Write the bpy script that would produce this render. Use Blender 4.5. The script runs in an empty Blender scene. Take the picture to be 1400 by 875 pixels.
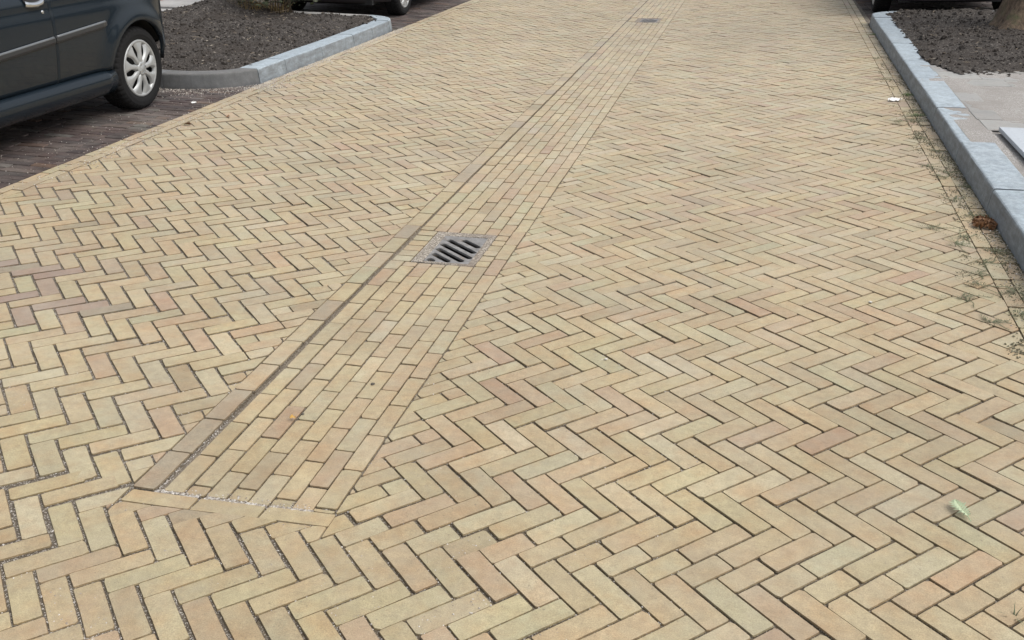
import bpy, bmesh, math, random
from mathutils import Vector, Matrix, noise

rng = random.Random(7)
sc = bpy.context.scene
COL = sc.collection
PI = math.pi

# ------------------------------------------------------------------ camera
FPX = 1338.15
M = ((0.973134, 0.23009, -0.008345), (0.086113, -0.39734, -0.913622), (-0.213531, 0.888358, -0.406479))
CAM = Vector((1.3292, 0.0, 1.5933))
cam_data = bpy.data.cameras.new('camera'); cam_data.sensor_width = 36.0; cam_data.lens = FPX / 1400 * 36.0
cam_data.clip_end = 1000
cam = bpy.data.objects.new('camera', cam_data); COL.objects.link(cam)
mw = Matrix(((M[0][0], -M[1][0], -M[2][0]), (M[0][1], -M[1][1], -M[2][1]), (M[0][2], -M[1][2], -M[2][2]))).to_4x4()
mw.translation = CAM
cam.matrix_world = mw
sc.camera = cam

# ------------------------------------------------------------------ sky, sun, exposure (bright overcast)
SUN_EL, SUN_AZ = math.radians(56), math.radians(102)      # azimuth measured from +Y towards +X
world = bpy.data.worlds.new('World'); sc.world = world; world.use_nodes = True
wn = world.node_tree.nodes; wl = world.node_tree.links
for n in list(wn): wn.remove(n)
w_out = wn.new('ShaderNodeOutputWorld'); w_bg = wn.new('ShaderNodeBackground')
sky = wn.new('ShaderNodeTexSky'); sky.sky_type = 'NISHITA'; sky.sun_disc = False
sky.sun_elevation = SUN_EL; sky.sun_rotation = SUN_AZ
sky.air_density = 1.0; sky.dust_density = 4.0; sky.ozone_density = 1.0
hsv = wn.new('ShaderNodeHueSaturation'); hsv.inputs['Saturation'].default_value = 0.28
w_bg.inputs['Strength'].default_value = 0.15
wl.new(sky.outputs[0], hsv.inputs['Color']); wl.new(hsv.outputs[0], w_bg.inputs['Color']); wl.new(w_bg.outputs[0], w_out.inputs['Surface'])
sun_d = bpy.data.lights.new('sun', 'SUN'); sun_d.energy = 1.4; sun_d.angle = math.radians(50); sun_d.color = (1.0, 0.96, 0.9)
sun = bpy.data.objects.new('sun', sun_d); COL.objects.link(sun)
sd = Vector((math.sin(SUN_AZ) * math.cos(SUN_EL), math.cos(SUN_AZ) * math.cos(SUN_EL), math.sin(SUN_EL)))
sun.rotation_euler = sd.to_track_quat('Z', 'Y').to_euler()
sun.location = (0, 0, 20)
sc.view_settings.view_transform = 'Standard'; sc.view_settings.look = 'None'
sc.view_settings.exposure = 0.40; sc.view_settings.gamma = 1.0; sc.view_settings.use_curve_mapping = False

# ------------------------------------------------------------------ small helpers
def S(c):                                   # sRGB 0-255 -> linear
    return tuple(((v / 255) / 12.92 if v / 255 <= 0.04045 else ((v / 255 + 0.055) / 1.055) ** 2.4) for v in c)

def mesh(name, verts, faces, smooth=False):
    me = bpy.data.meshes.new(name); me.from_pydata(verts, [], faces); me.update()
    if smooth: me.polygons.foreach_set('use_smooth', [True] * len(me.polygons))
    return me

def edge_dirt(me):                          # the worn arris and the sides of a brick carry joint dirt
    me.materials.append(M_BRICK_E); me.materials.append(M_JOINT_R)
    me.polygons.foreach_set('material_index', [0] + [1 + (i % 2) for i in range(len(me.polygons) - 1)])

def link(name, me, mat=None, parent=None):
    o = bpy.data.objects.new(name, me); COL.objects.link(o)
    if mat and not me.materials: me.materials.append(mat)
    if parent: o.parent = parent
    return o

def tag(o, label, cat, group=None, kind=None):
    o['label'] = label; o['category'] = cat
    if group: o['group'] = group
    if kind: o['kind'] = kind
    return o

def empty(name, loc, rot=(0, 0, 0)):
    o = bpy.data.objects.new(name, None); COL.objects.link(o)
    o.location = loc; o.rotation_euler = rot; o.empty_display_size = 0.1
    return o

def copy_tree(o, parent=None):
    c = o.copy(); COL.objects.link(c); c.parent = parent
    if parent: c.matrix_parent_inverse = o.matrix_parent_inverse.copy()
    for ch in list(o.children): copy_tree(ch, c)
    return c

class MB:                                   # collects verts and faces of one mesh
    def __init__(s): s.v = []; s.f = []; s.t = []
    def add(s, v, f, tint=None):
        b = len(s.v); s.v.extend(v); s.f.extend([tuple(i + b for i in q) for q in f])
        if tint is not None: s.t.extend([tint] * len(f))
    def box(s, x0, x1, y0, y1, z0, z1):
        s.add([(x0, y0, z0), (x1, y0, z0), (x1, y1, z0), (x0, y1, z0), (x0, y0, z1), (x1, y0, z1), (x1, y1, z1), (x0, y1, z1)],
              [(0, 3, 2, 1), (4, 5, 6, 7), (0, 1, 5, 4), (1, 2, 6, 5), (2, 3, 7, 6), (3, 0, 4, 7)])
    def tube(s, pts, rads, n=8, cap=True):
        rings = []; pts = [Vector(p) for p in pts]
        for i, p in enumerate(pts):
            d = (pts[min(i + 1, len(pts) - 1)] - pts[max(i - 1, 0)]).normalized()
            a = d.orthogonal().normalized() if abs(d.z) > 0.9 else d.cross(Vector((0, 0, 1))).normalized()
            b = d.cross(a)
            rings.append([tuple(p + (a * math.cos(2 * PI * j / n) + b * math.sin(2 * PI * j / n)) * rads[i]) for j in range(n)])
        v = [q for r in rings for q in r]; f = []
        for i in range(len(rings) - 1):
            for j in range(n):
                f.append((i * n + j, i * n + (j + 1) % n, (i + 1) * n + (j + 1) % n, (i + 1) * n + j))
        if cap: f.append(tuple(range(n))[::-1]); f.append(tuple((len(rings) - 1) * n + j for j in range(n)))
        s.add(v, f)
    def lathe(s, prof, n, axis='X', closed=False, mod=None):   # prof: (axial, radius)
        v = []; f = []; m = len(prof)
        for j in range(n):
            a = 2 * PI * j / n
            for i, (ax, r) in enumerate(prof):
                rr = r + (mod(i, j) if mod else 0)
                v.append((ax, rr * math.cos(a), rr * math.sin(a)))
        for j in range(n):
            for i in range(m - 1 if not closed else m):
                k = (i + 1) % m
                f.append((j * m + i, j * m + k, ((j + 1) % n) * m + k, ((j + 1) % n) * m + i))
        s.add(v, f)
    def build(s, name, mat, parent=None, smooth=False):
        me = mesh(name, s.v, s.f, smooth)
        if s.t:
            at = me.attributes.new('tint', 'FLOAT_COLOR', 'FACE')
            at.data.foreach_set('color', [c for t in s.t for c in t])
        return link(name, me, mat, parent)

# ------------------------------------------------------------------ materials
def new_mat(name):
    m = bpy.data.materials.new(name); m.use_nodes = True
    nt = m.node_tree; b = nt.nodes['Principled BSDF']
    return m, nt, nt.nodes, nt.links, b

def nz(n, l, vec, scale, detail=4, rough=0.6, dim='3D'):
    t = n.new('ShaderNodeTexNoise'); t.inputs['Scale'].default_value = scale; t.inputs['Detail'].default_value = detail
    t.inputs['Roughness'].default_value = rough
    if vec is not None: l.new(vec, t.inputs['Vector'])
    return t.outputs['Fac']

def ramp(n, l, src, p0, p1, c0=(0, 0, 0, 1), c1=(1, 1, 1, 1)):
    r = n.new('ShaderNodeValToRGB'); r.color_ramp.elements[0].position = p0; r.color_ramp.elements[1].position = p1
    r.color_ramp.elements[0].color = c0; r.color_ramp.elements[1].color = c1; l.new(src, r.inputs[0]); return r.outputs[0]

def mix(n, l, a, b, fac, mode='MIX'):
    m = n.new('ShaderNodeMix'); m.data_type = 'RGBA'; m.blend_type = mode
    for s, v in ((m.inputs[0], fac), (m.inputs[6], a), (m.inputs[7], b)):
        if hasattr(v, 'links'): l.new(v, s)
        elif isinstance(v, (int, float)): s.default_value = v
        else: s.default_value = (*v[:3], 1)
    return m.outputs[2]

def bump(n, l, b, h, strength, dist):
    u = n.new('ShaderNodeBump'); u.inputs['Strength'].default_value = strength; u.inputs['Distance'].default_value = dist
    l.new(h, u.inputs['Height']); l.new(u.outputs[0], b.inputs['Normal'])

def clay_mat(name, per_object, blotch, dust, dust_amt, speck=0.16, rough=0.62, stain=(1.3, 0.88), sheen=0.22, gain=1.0, shade_scuff=0.0):
    """fired clay or concrete piece; the tint comes from the object colour or from a face attribute"""
    m, nt, n, l, b = new_mat(name)
    if per_object:
        src = n.new('ShaderNodeObjectInfo'); colr, seed = src.outputs['Color'], src.outputs['Alpha']
    else:
        src = n.new('ShaderNodeAttribute'); src.attribute_name = 'tint'; colr, seed = src.outputs['Color'], src.outputs['Alpha']
    geo = n.new('ShaderNodeNewGeometry')
    mul = n.new('ShaderNodeMath'); mul.operation = 'MULTIPLY'; mul.inputs[1].default_value = 37.0; l.new(seed, mul.inputs[0])
    add = n.new('ShaderNodeVectorMath'); add.operation = 'ADD'; l.new(geo.outputs['Position'], add.inputs[0]); l.new(mul.outputs[0], add.inputs[1])
    vec = add.outputs[0]
    if gain != 1.0: colr = mix(n, l, colr, (0.95 * gain, 0.90 * gain, 0.82 * gain), 1.0, 'MULTIPLY')
    big = ramp(n, l, nz(n, l, vec, 11, 3, 0.55), 0.42, 0.72)
    c = mix(n, l, colr, mix(n, l, colr, blotch, 1.0, 'MULTIPLY'), big)
    mid = ramp(n, l, nz(n, l, vec, 38, 5, 0.65), 0.3, 0.7, (1 - speck, 1 - speck, 1 - speck, 1), (1 + speck * 0.5,) * 3 + (1,))
    c = mix(n, l, c, mid, 1.0, 'MULTIPLY')
    fine = ramp(n, l, nz(n, l, geo.outputs['Position'], 330, 3, 0.7), 0.36, 0.66, (0.68, 0.67, 0.65, 1), (1.16, 1.16, 1.16, 1))
    c = mix(n, l, c, fine, 0.85, 'MULTIPLY')
    pit = ramp(n, l, nz(n, l, vec, 85, 3, 0.6), 0.66, 0.73)
    c = mix(n, l, c, (0.10, 0.075, 0.05), mix(n, l, (0, 0, 0), pit, 0.5))
    dn = ramp(n, l, nz(n, l, geo.outputs['Position'], 2.3, 6, 0.7), 0.46, 0.72)
    c = mix(n, l, c, dust, mix(n, l, (0, 0, 0), dn, dust_amt))
    if shade_scuff:                                            # upright faces darkened as shade painted into the colour, with streaky tyre scuffs
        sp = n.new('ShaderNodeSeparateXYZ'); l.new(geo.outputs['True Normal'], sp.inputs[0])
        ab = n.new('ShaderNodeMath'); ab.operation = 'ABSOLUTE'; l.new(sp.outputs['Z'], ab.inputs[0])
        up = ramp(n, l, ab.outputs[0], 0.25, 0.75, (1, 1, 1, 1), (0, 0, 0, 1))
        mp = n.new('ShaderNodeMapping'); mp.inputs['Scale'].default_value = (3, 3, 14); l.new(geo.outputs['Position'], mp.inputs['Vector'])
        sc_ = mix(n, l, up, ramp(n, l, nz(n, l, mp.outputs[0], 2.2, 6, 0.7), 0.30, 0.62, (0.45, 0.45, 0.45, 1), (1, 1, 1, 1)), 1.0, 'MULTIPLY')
        c = mix(n, l, c, (0.10, 0.105, 0.11), mix(n, l, (0, 0, 0), sc_, shade_scuff))
    if stain:
        st = ramp(n, l, nz(n, l, geo.outputs['Position'], stain[0], 7, 0.72), 0.40, 0.62, (stain[1],) * 3 + (1,), (1.05, 1.05, 1.05, 1))
        c = mix(n, l, c, st, 1.0, 'MULTIPLY')
    l.new(c, b.inputs['Base Color']); b.inputs['Roughness'].default_value = rough
    b.inputs['Specular IOR Level'].default_value = 0.6
    b.inputs['Sheen Weight'].default_value = sheen; b.inputs['Sheen Roughness'].default_value = 0.45; b.inputs['Sheen Tint'].default_value = (1, 1, 1, 1)
    h1 = nz(n, l, geo.outputs['Position'], 160, 5, 0.7); h2 = nz(n, l, vec, 26, 3, 0.5)
    ad = n.new('ShaderNodeMath'); ad.operation = 'MULTIPLY_ADD'; ad.inputs[1].default_value = 2.2; l.new(h2, ad.inputs[0]); l.new(h1, ad.inputs[2])
    bump(n, l, b, ad.outputs[0], 0.6, 0.0016)
    return m

def grain_mat(name, c0, c1, c2, scale=240, spec_at=0.66, patch=None, bdist=0.004, rough=0.95):
    """sand, grit or soil: two grain colours and pale grains, plus broad patches"""
    m, nt, n, l, b = new_mat(name)
    geo = n.new('ShaderNodeNewGeometry'); P = geo.outputs['Position']
    f = nz(n, l, P, scale, 4, 0.7)
    c = mix(n, l, c0, c1, ramp(n, l, f, 0.35, 0.65))
    v = n.new('ShaderNodeTexVoronoi'); v.inputs['Scale'].default_value = scale * 1.3; l.new(P, v.inputs['Vector'])
    sep = n.new('ShaderNodeSeparateColor'); l.new(v.outputs['Color'], sep.inputs[0])
    c = mix(n, l, c, c2, ramp(n, l, sep.outputs[0], spec_at, spec_at + 0.08))
    if patch:
        c = mix(n, l, c, patch, ramp(n, l, nz(n, l, P, 2.0, 6, 0.7), 0.45, 0.65))
    l.new(c, b.inputs['Base Color']); b.inputs['Roughness'].default_value = rough; b.inputs['Specular IOR Level'].default_value = 0.25
    bump(n, l, b, f, 0.9, bdist)
    return m

def plain(name, colr, rough=0.6, metal=0.0, coat=0.0, var=0.12, scale=60, bd=0.0, spec=0.5):
    m, nt, n, l, b = new_mat(name)
    tc = n.new('ShaderNodeTexCoord')
    f = nz(n, l, tc.outputs['Object'], scale, 4, 0.6)
    c = mix(n, l, tuple(v * (1 - var) for v in colr), tuple(min(1, v * (1 + var)) for v in colr), f)
    l.new(c, b.inputs['Base Color']); b.inputs['Roughness'].default_value = rough; b.inputs['Metallic'].default_value = metal
    b.inputs['Coat Weight'].default_value = coat; b.inputs['Coat Roughness'].default_value = 0.06; b.inputs['Specular IOR Level'].default_value = spec
    if bd: bump(n, l, b, f, 0.8, bd)
    return m

DUST = (0.40, 0.36, 0.29)
M_BRICK = clay_mat('buff_brick', True, (0.98, 0.86, 0.78), DUST, 0.30)
M_BRICK_S = clay_mat('buff_brick_far', False, (0.98, 0.86, 0.78), DUST, 0.30)
M_BRICK_E = clay_mat('buff_brick_edge', True, (0.98, 0.86, 0.78), DUST, 0.10, 0.4, 0.9, (9.0, 0.75), 0.0, 0.64)
M_DARK = clay_mat('dark_brick', True, (0.92, 0.86, 0.9), (0.20, 0.185, 0.165), 0.45, 0.35, 0.8, (3.0, 0.65), 0.0)
M_DARK_S = clay_mat('dark_brick_far', False, (0.92, 0.86, 0.9), (0.20, 0.185, 0.165), 0.45, 0.35, 0.8, (3.0, 0.65), 0.0)
M_SLAB = clay_mat('concrete_slab', True, (0.95, 0.93, 0.9), (0.31, 0.285, 0.26), 0.7, 0.15)
M_SLAB_S = clay_mat('concrete_slab_far', False, (0.95, 0.93, 0.9), (0.36, 0.34, 0.31), 0.3, 0.15)
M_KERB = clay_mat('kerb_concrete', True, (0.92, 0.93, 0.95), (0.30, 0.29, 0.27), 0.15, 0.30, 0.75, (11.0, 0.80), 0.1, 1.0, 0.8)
M_JOINT_R = grain_mat('joint_soil', (0.095, 0.075, 0.052), (0.175, 0.143, 0.102), (0.36, 0.33, 0.28), 300, 0.80)
M_JOINT_L = grain_mat('joint_sand', (0.070, 0.056, 0.042), (0.16, 0.135, 0.105), (0.46, 0.43, 0.38), 300, 0.80)
M_JOINT_D = grain_mat('joint_dark', (0.040, 0.033, 0.028), (0.095, 0.082, 0.071), (0.25, 0.23, 0.2), 260, 0.88)
M_SOIL = grain_mat('bed_soil', (0.012, 0.010, 0.009), (0.100, 0.089, 0.080), (0.20, 0.18, 0.16), 60, 0.91, (0.048, 0.040, 0.034), 0.018)
M_SAND = grain_mat('loose_sand', (0.20, 0.188, 0.174), (0.33, 0.313, 0.295), (0.47, 0.455, 0.44), 200, 0.74, (0.26, 0.243, 0.225))
M_GRIT = grain_mat('grit_stones', (0.22, 0.19, 0.16), (0.42, 0.38, 0.33), (0.60, 0.57, 0.53), 120, 0.6)
M_SILT = grain_mat('groove_silt', (0.11, 0.09, 0.066), (0.22, 0.185, 0.14), (0.40, 0.36, 0.30), 260, 0.86)
M_BITS = grain_mat('straw_bits', (0.10, 0.075, 0.05), (0.30, 0.25, 0.19), (0.4, 0.36, 0.3), 30, 0.8)
M_GROUND = grain_mat('ground_earth', (0.10, 0.09, 0.075), (0.17, 0.155, 0.13), (0.25, 0.23, 0.2), 40, 0.8)

# ------------------------------------------------------------------ road shape
CL, CR, HW = 0.025824, 0.027625, 0.3
def zc(x): return (x - HW) * CR if x > HW else ((-x - HW) * CL if x < -HW else 0.0)
def slope(x): return CR if x > HW else (-CL if x < -HW else 0.0)
GX = 0.3155                                  # half width of the brick gutter
Y0, Y1 = 0.95, 17.2                          # bricks are laid singly in this stretch
def x_edge_r(y): return 2.412 + 0.0115 * (y - 5)       # inner line of the right edging
def x_kerb_r(y): return 2.556 + 0.0125 * (y - 5)
XE_L, XI_L = -2.693, -2.553                  # left edging: outer and inner line

def project(p):
    d = Vector(p) - CAM
    c = [M[i][0] * d.x + M[i][1] * d.y + M[i][2] * d.z for i in range(3)]
    if c[2] < 0.1: return None
    return 700 + FPX * c[0] / c[2], 437.5 + FPX * c[1] / c[2], c[2]

# ------------------------------------------------------------------ brick shapes
def clip(poly, a, b, c):                     # keep a*x + b*y <= c
    out = []
    for i in range(len(poly)):
        p, q = poly[i], poly[(i + 1) % len(poly)]
        dp, dq = a * p[0] + b * p[1] - c, a * q[0] + b * q[1] - c
        if dp <= 0: out.append(p)
        if (dp < 0) != (dq < 0) and dp != dq:
            t = dp / (dp - dq); out.append((p[0] + (q[0] - p[0]) * t, p[1] + (q[1] - p[1]) * t))
    res = []
    for p in out:
        if not res or math.hypot(p[0] - res[-1][0], p[1] - res[-1][1]) > 0.004: res.append(p)
    if len(res) > 2 and math.hypot(res[0][0] - res[-1][0], res[0][1] - res[-1][1]) < 0.004: res.pop()
    return res

def area(p): return 0.5 * sum(p[i][0] * p[(i + 1) % len(p)][1] - p[(i + 1) % len(p)][0] * p[i][1] for i in range(len(p)))

def inset(poly, d):
    out = []; n = len(poly)
    for i in range(n):
        p0, p1, p2 = poly[i - 1], poly[i], poly[(i + 1) % n]
        e1 = Vector((p1[0] - p0[0], p1[1] - p0[1])).normalized(); e2 = Vector((p2[0] - p1[0], p2[1] - p1[1])).normalized()
        n1, n2 = Vector((-e1.y, e1.x)), Vector((-e2.y, e2.x))
        b = n1 + n2
        if b.length < 1e-4: b = n1.copy()
        b.normalize(); k = d / max(0.45, b.dot(n1))
        out.append((p1[0] + b.x * k, p1[1] + b.y * k))
    return out

def brick_geo(poly, r, h=0.035, cham=0.0022, wear=1.0, mids=True):
    """poly: convex outline, counter-clockwise. Worn corners, uneven edges, chamfered top."""
    n = len(poly); o = []
    for i in range(n):
        p0, p, p2 = poly[i - 1], poly[i], poly[(i + 1) % n]
        for q, s in ((p0, 0), (p2, 1)):
            L = math.hypot(q[0] - p[0], q[1] - p[1]); cut = min(r.uniform(0.002, 0.0075) * wear, L * 0.25)
            if r.random() < 0.07: cut = min(r.uniform(0.010, 0.018) * wear, L * 0.3)
            t = cut / L
            o.append((p[0] + (q[0] - p[0]) * t + r.uniform(-1, 1) * 0.0006 * wear, p[1] + (q[1] - p[1]) * t + r.uniform(-1, 1) * 0.0006 * wear))
            if mids and s == 1 and L > 0.12:
                t = r.uniform(0.35, 0.65); e = r.uniform(-0.0012, 0.0008) * wear
                nx, ny = (p2[1] - p[1]) / L, -(p2[0] - p[0]) / L
                o.append((p[0] + (q[0] - p[0]) * t + nx * e, p[1] + (q[1] - p[1]) * t + ny * e))
    ins = inset(o, cham * 0.68); m = len(o)
    v = [(x, y, 0.0) for x, y in ins] + [(x, y, -cham * 1.7) for x, y in o] + [(x, y, -h) for x, y in o]
    f = [tuple(range(m))]
    for i in range(m):
        j = (i + 1) % m
        f.append((m + i, m + j, j, i)); f.append((2 * m + i, 2 * m + j, m + j, m + i))
    return v, f

BUFF = [((.415, .335, .196), 36), ((.435, .365, .222), 20), ((.400, .312, .186), 16), ((.388, .350, .222), 11), ((.445, .395, .262), 9),
        ((.385, .285, .182), 7), ((.335, .270, .165), 3), ((.365, .252, .165), 1.6), ((.47, .42, .29), 0.8), ((.30, .24, .15), 1)]
DARKS = [((.078, .054, .048), 30), ((.098, .070, .063), 25), ((.060, .045, .043), 20), ((.110, .082, .070), 14), ((.13, .080, .055), 6), ((.13, .118, .105), 4)]
GREYS = [((.275, .272, .265), 3), ((.24, .237, .23), 2), ((.31, .305, .295), 1)]
def pick(pal):
    t = rng.uniform(0, sum(w for _, w in pal))
    for c, w in pal:
        t -= w
        if t <= 0: break
    if pal is BUFF: c = tuple(c[i] * 0.62 + (.410, .333, .199)[i] * 0.38 for i in range(3))
    k = rng.uniform(0.93, 1.06); j = [rng.uniform(0.975, 1.025) for _ in range(3)]
    return (c[0] * k * j[0], c[1] * k * j[1] * (1.003 if pal is BUFF else 1), c[2] * k * j[2], rng.random())

def buff_at(x, y):
    c = pick(BUFF)
    # a batch of darker, purplish bricks was laid in the left half beside the parked car
    d = ((x + 1.75) / 0.75) ** 2 + ((y - 3.25) / 0.33) ** 2
    if d < 1 and rng.random() < 0.55 * (1 - d * 0.6):
        c = rng.choice([(.30, .225, .165), (.28, .24, .165), (.32, .24, .17), (.275, .20, .15)]) + (rng.random(),)
    return c

pools = {}
def pool(key, L, W):
    if key not in pools:
        r = random.Random(hash(key) % 1000)
        ms = []
        for i in range(18):
            dl, dw = r.uniform(-0.002, 0.0015), r.uniform(-0.0012, 0.001)
            a, b = (L + dl) / 2, (W + dw) / 2
            v, f = brick_geo([(-a, -b), (a, -b), (a, b), (-a, b)], r)
            ms.append((v, f, None))
        pools[key] = [list(q) for q in ms]
    return pools[key]

class Paving:
    """a piece of the setting whose single bricks are parts; the 300 that show largest become objects"""
    def __init__(s, parent, mat_o, mat_s, h=0.035, limit=300, part='brick', rest='distant_bricks', zf=zc, sf=slope, tilt=0.007, dz=0.0013):
        s.p = parent; s.mo = mat_o; s.ms = mat_s; s.it = []; s.h = h; s.limit = limit; s.part = part; s.rest = rest
        s.zf = zf; s.sf = sf; s.tilt = tilt; s.dz = dz
    def full(s, cx, cy, ang, key, L, W, tint, z=0.0):
        s.it.append(dict(c=(cx, cy), ang=ang, key=key, L=L, W=W, tint=tint, z=z, a=L * W))
    def poly(s, poly, tint, z=0.0, wear=1.0):
        if len(poly) < 3: return
        A = area(poly)
        if A < 0: poly = poly[::-1]; A = -A
        if A < 0.00016: return
        cx = sum(p[0] for p in poly) / len(poly); cy = sum(p[1] for p in poly) / len(poly)
        s.it.append(dict(c=(cx, cy), poly=[(p[0] - cx, p[1] - cy) for p in poly], ang=0, tint=tint, z=z, a=A, wear=wear))
    def finish(s):
        for it in s.it:
            x, y = it['c']; q = project((x, y, s.zf(x) + it['z']))
            it['score'] = 0
            if q and -30 < q[0] < 1430 and -15 < q[1] < 905: it['score'] = it['a'] / q[2] ** 3
        s.it.sort(key=lambda i: -i['score'])
        mb = MB(); nobj = 0
        for n, it in enumerate(s.it):
            x, y = it['c']; single = n < s.limit and it['score'] > 0
            sl = s.sf(x)
            mat = Matrix.Translation((x, y, s.zf(x) + it['z'] + rng.gauss(0, s.dz))) @ \
                Matrix.Rotation(-math.atan(sl) + rng.gauss(0, s.tilt), 4, 'Y') @ Matrix.Rotation(rng.gauss(0, s.tilt), 4, 'X') @ \
                Matrix.Rotation(it['ang'] + (rng.gauss(0, 0.006) if 'key' in it else 0), 4, 'Z')
            if 'key' in it:
                var = rng.choice(pool(it['key'], it['L'], it['W']))
                if single:
                    if var[2] is None: var[2] = mesh(s.part, var[0], var[1]); var[2].materials.append(s.mo); edge_dirt(var[2])
                    o = link(s.part, var[2], None, s.p)
                v, f = var[0], var[1]
            else:
                v, f = brick_geo(it['poly'], rng, s.h, wear=it['wear'])
                if single:
                    o = link(s.part, mesh(s.part, v, f), s.mo, s.p)
                    if s.mo is M_BRICK: edge_dirt(o.data)
            if single: o.matrix_local = mat; o.color = it['tint']
            else:
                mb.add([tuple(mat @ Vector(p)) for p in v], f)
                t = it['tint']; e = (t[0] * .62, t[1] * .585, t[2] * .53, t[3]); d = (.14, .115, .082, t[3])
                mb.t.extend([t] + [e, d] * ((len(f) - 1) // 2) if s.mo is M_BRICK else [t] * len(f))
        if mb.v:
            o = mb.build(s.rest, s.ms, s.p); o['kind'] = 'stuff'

def sheet(name, rows, mat, label, cat, dz, thick=0.05):
    """a ground sheet following the camber; rows: list of (y, [x...])"""
    v = []; f = []; m = len(rows[0][1])
    for y, xs in rows:
        for x in xs: v.append((x, y, zc(x) + dz))
    for i in range(len(rows) - 1):
        for j in range(m - 1):
            a = i * m + j; f.append((a, a + 1, a + m + 1, a + m))
    o = link(name, mesh(name, v, f), mat)
    return tag(o, label, cat, kind='structure')

def rect(cx, cy, ang, L, W):
    c, s = math.cos(ang), math.sin(ang)
    return [(cx + u * c - w * s, cy + u * s + w * c) for u, w in ((-L / 2, -W / 2), (L / 2, -W / 2), (L / 2, W / 2), (-L / 2, W / 2))]

# ------------------------------------------------------------------ the ground and the paved surfaces
gr = MB(); gr.add([(-250, -250, -0.15), (250, -250, -0.15), (250, 250, -0.15), (-250, 250, -0.15)], [(0, 1, 2, 3)])
tag(gr.build('ground', M_GROUND), 'bare earth underneath the paved street', 'ground', kind='structure')
ys = [-3, 1, 5, 9, 13, 17.2]
road_r = sheet('road_right', [(y, [HW + 0.002, 1.2, 2.0, x_edge_r(y) + 0.01]) for y in ys], M_JOINT_R,
               'buff yellow herringbone brick roadway to the right of the gutter', 'road', -0.0070)
road_l = sheet('road_left', [(y, [XI_L - 0.01, -1.8, -1.0, -HW - 0.002]) for y in ys], M_JOINT_L,
               'buff yellow herringbone brick roadway to the left of the gutter, with sandy joints', 'road', -0.0055)
v = []; f = []
gy = [-3, 2.035, 2.05, 4.05, 4.48, 9, 12.81, 13.24, 17.2]; gxs = [-HW - 0.001, -0.12, 0.172, HW + 0.001]
for y in gy: v += [(x, y, -0.0135 if y > 2.04 else -0.0058) for x in gxs]
for i in range(8):
    for j in range(3):
        if not (j == 1 and i in (3, 6)): f.append((i * 4 + j, i * 4 + j + 1, i * 4 + j + 5, i * 4 + j + 4))   # open under the grates
gutter = tag(link('gutter', mesh('gutter', v, f), M_JOINT_L), 'channel of lengthwise buff bricks running up the middle of the road', 'gutter', kind='structure')
edge_r = sheet('edging_right', [(y, [x_edge_r(y) + 0.011, x_kerb_r(y) + 0.1]) for y in ys], M_JOINT_L,
               'two weedy rows of buff edging bricks along the right kerb', 'edging', -0.0065)
edge_l = sheet('edging_left', [(y, [XE_L - 0.004, XI_L - 0.011]) for y in ys], M_JOINT_L,
               'two rows of buff edging bricks beside the dark parking bay', 'edging', -0.0065)

# herringbone lattices (measured): rows of A bricks run up to the right, B bricks down to the right
class Lat:
    def __init__(s, th, ox, oy, W, L): s.th, s.o, s.W, s.L = th, Vector((ox, oy)), W, L; s.c, s.s = math.cos(th), math.sin(th)
    def pq(s, p, q): return Vector((p * s.c - q * s.s, p * s.s + q * s.c))
    def P(s, k, m): return s.o + s.pq(k * s.W + m * s.L, -k * s.W + m * s.L)
    def A(s, P): return P + s.pq(s.L / 2, s.W / 2)
    def B(s, P): return P + s.pq(s.L - s.W / 2, s.W + s.L / 2)
RL = Lat(0.779476, 1.000505, 2.341513, 0.0713733, 0.205)
LL = Lat(0.766439, -1.299697, 2.794890, 0.0792532, 0.205)
BL, BW = 0.2012, 0.0676
SHORT = 0.136
HEAD_Y = 2.018

def edge_fill(pav, lat, row, line, side, keep, W2):
    """B bricks of one row that the gutter would cut are laid as short A pieces instead"""
    ks = sorted(row)
    if not ks: return
    levels = {}
    for k in ks:
        for r in range(3): levels.setdefault(k + r, []).append((k, r))
    for lv, cells in levels.items():
        cells.sort(); k0, r0 = cells[0]; k1, r1 = cells[-1]
        P0, P1 = row[k0], row[k1]
        # corners of the merged strip in the lattice frame
        h = lat.L / 3
        a = P0 + lat.pq(lat.L - lat.W, lat.W + lat.L - (r0 + 1) * h)
        b = P1 + lat.pq(lat.L, lat.W + lat.L - (r1 + 1) * h)
        top = P0 + lat.pq(lat.L - lat.W, lat.W + lat.L - r0 * h)
        g = 0.0032
        u = Vector((lat.c, lat.s)); w = Vector((-lat.s, lat.c))
        length = (b - a).dot(u); width = (top - a).dot(w) - g
        p0 = a + u * g * 0.5 + w * g * 0.5
        parts = [(0, length - g)]
        if length > 0.15 and rng.random() < 0.55:
            t = rng.uniform(0.45, 0.65) * length; parts = [(0, t - g), (t, length - g)]
        for s0, s1 in parts:
            q = [p0 + u * s0, p0 + u * s1, p0 + u * s1 + w * width, p0 + u * s0 + w * width]
            pl = keep([tuple(v) for v in q])
            if pl: pav.poly(pl, buff_at(*p0))

def keep_right(pl):
    pl = clip(pl, -1, 0, -(GX + 0.002))
    if len(pl) < 3: return None
    pl = clip(pl, 1, -0.0115, 2.412 - 0.0115 * 5 - 0.0012)
    return pl if len(pl) >= 3 else None
def keep_left(pl):
    pl = clip(pl, 1, 0, -(GX + 0.003))
    if len(pl) < 3: return None
    pl = clip(pl, -1, 0, -(XI_L + 0.003))
    return pl if len(pl) >= 3 else None

def is_cut(pl, kept): return kept is None or abs(area(kept) - area(pl)) > 1e-5

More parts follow.
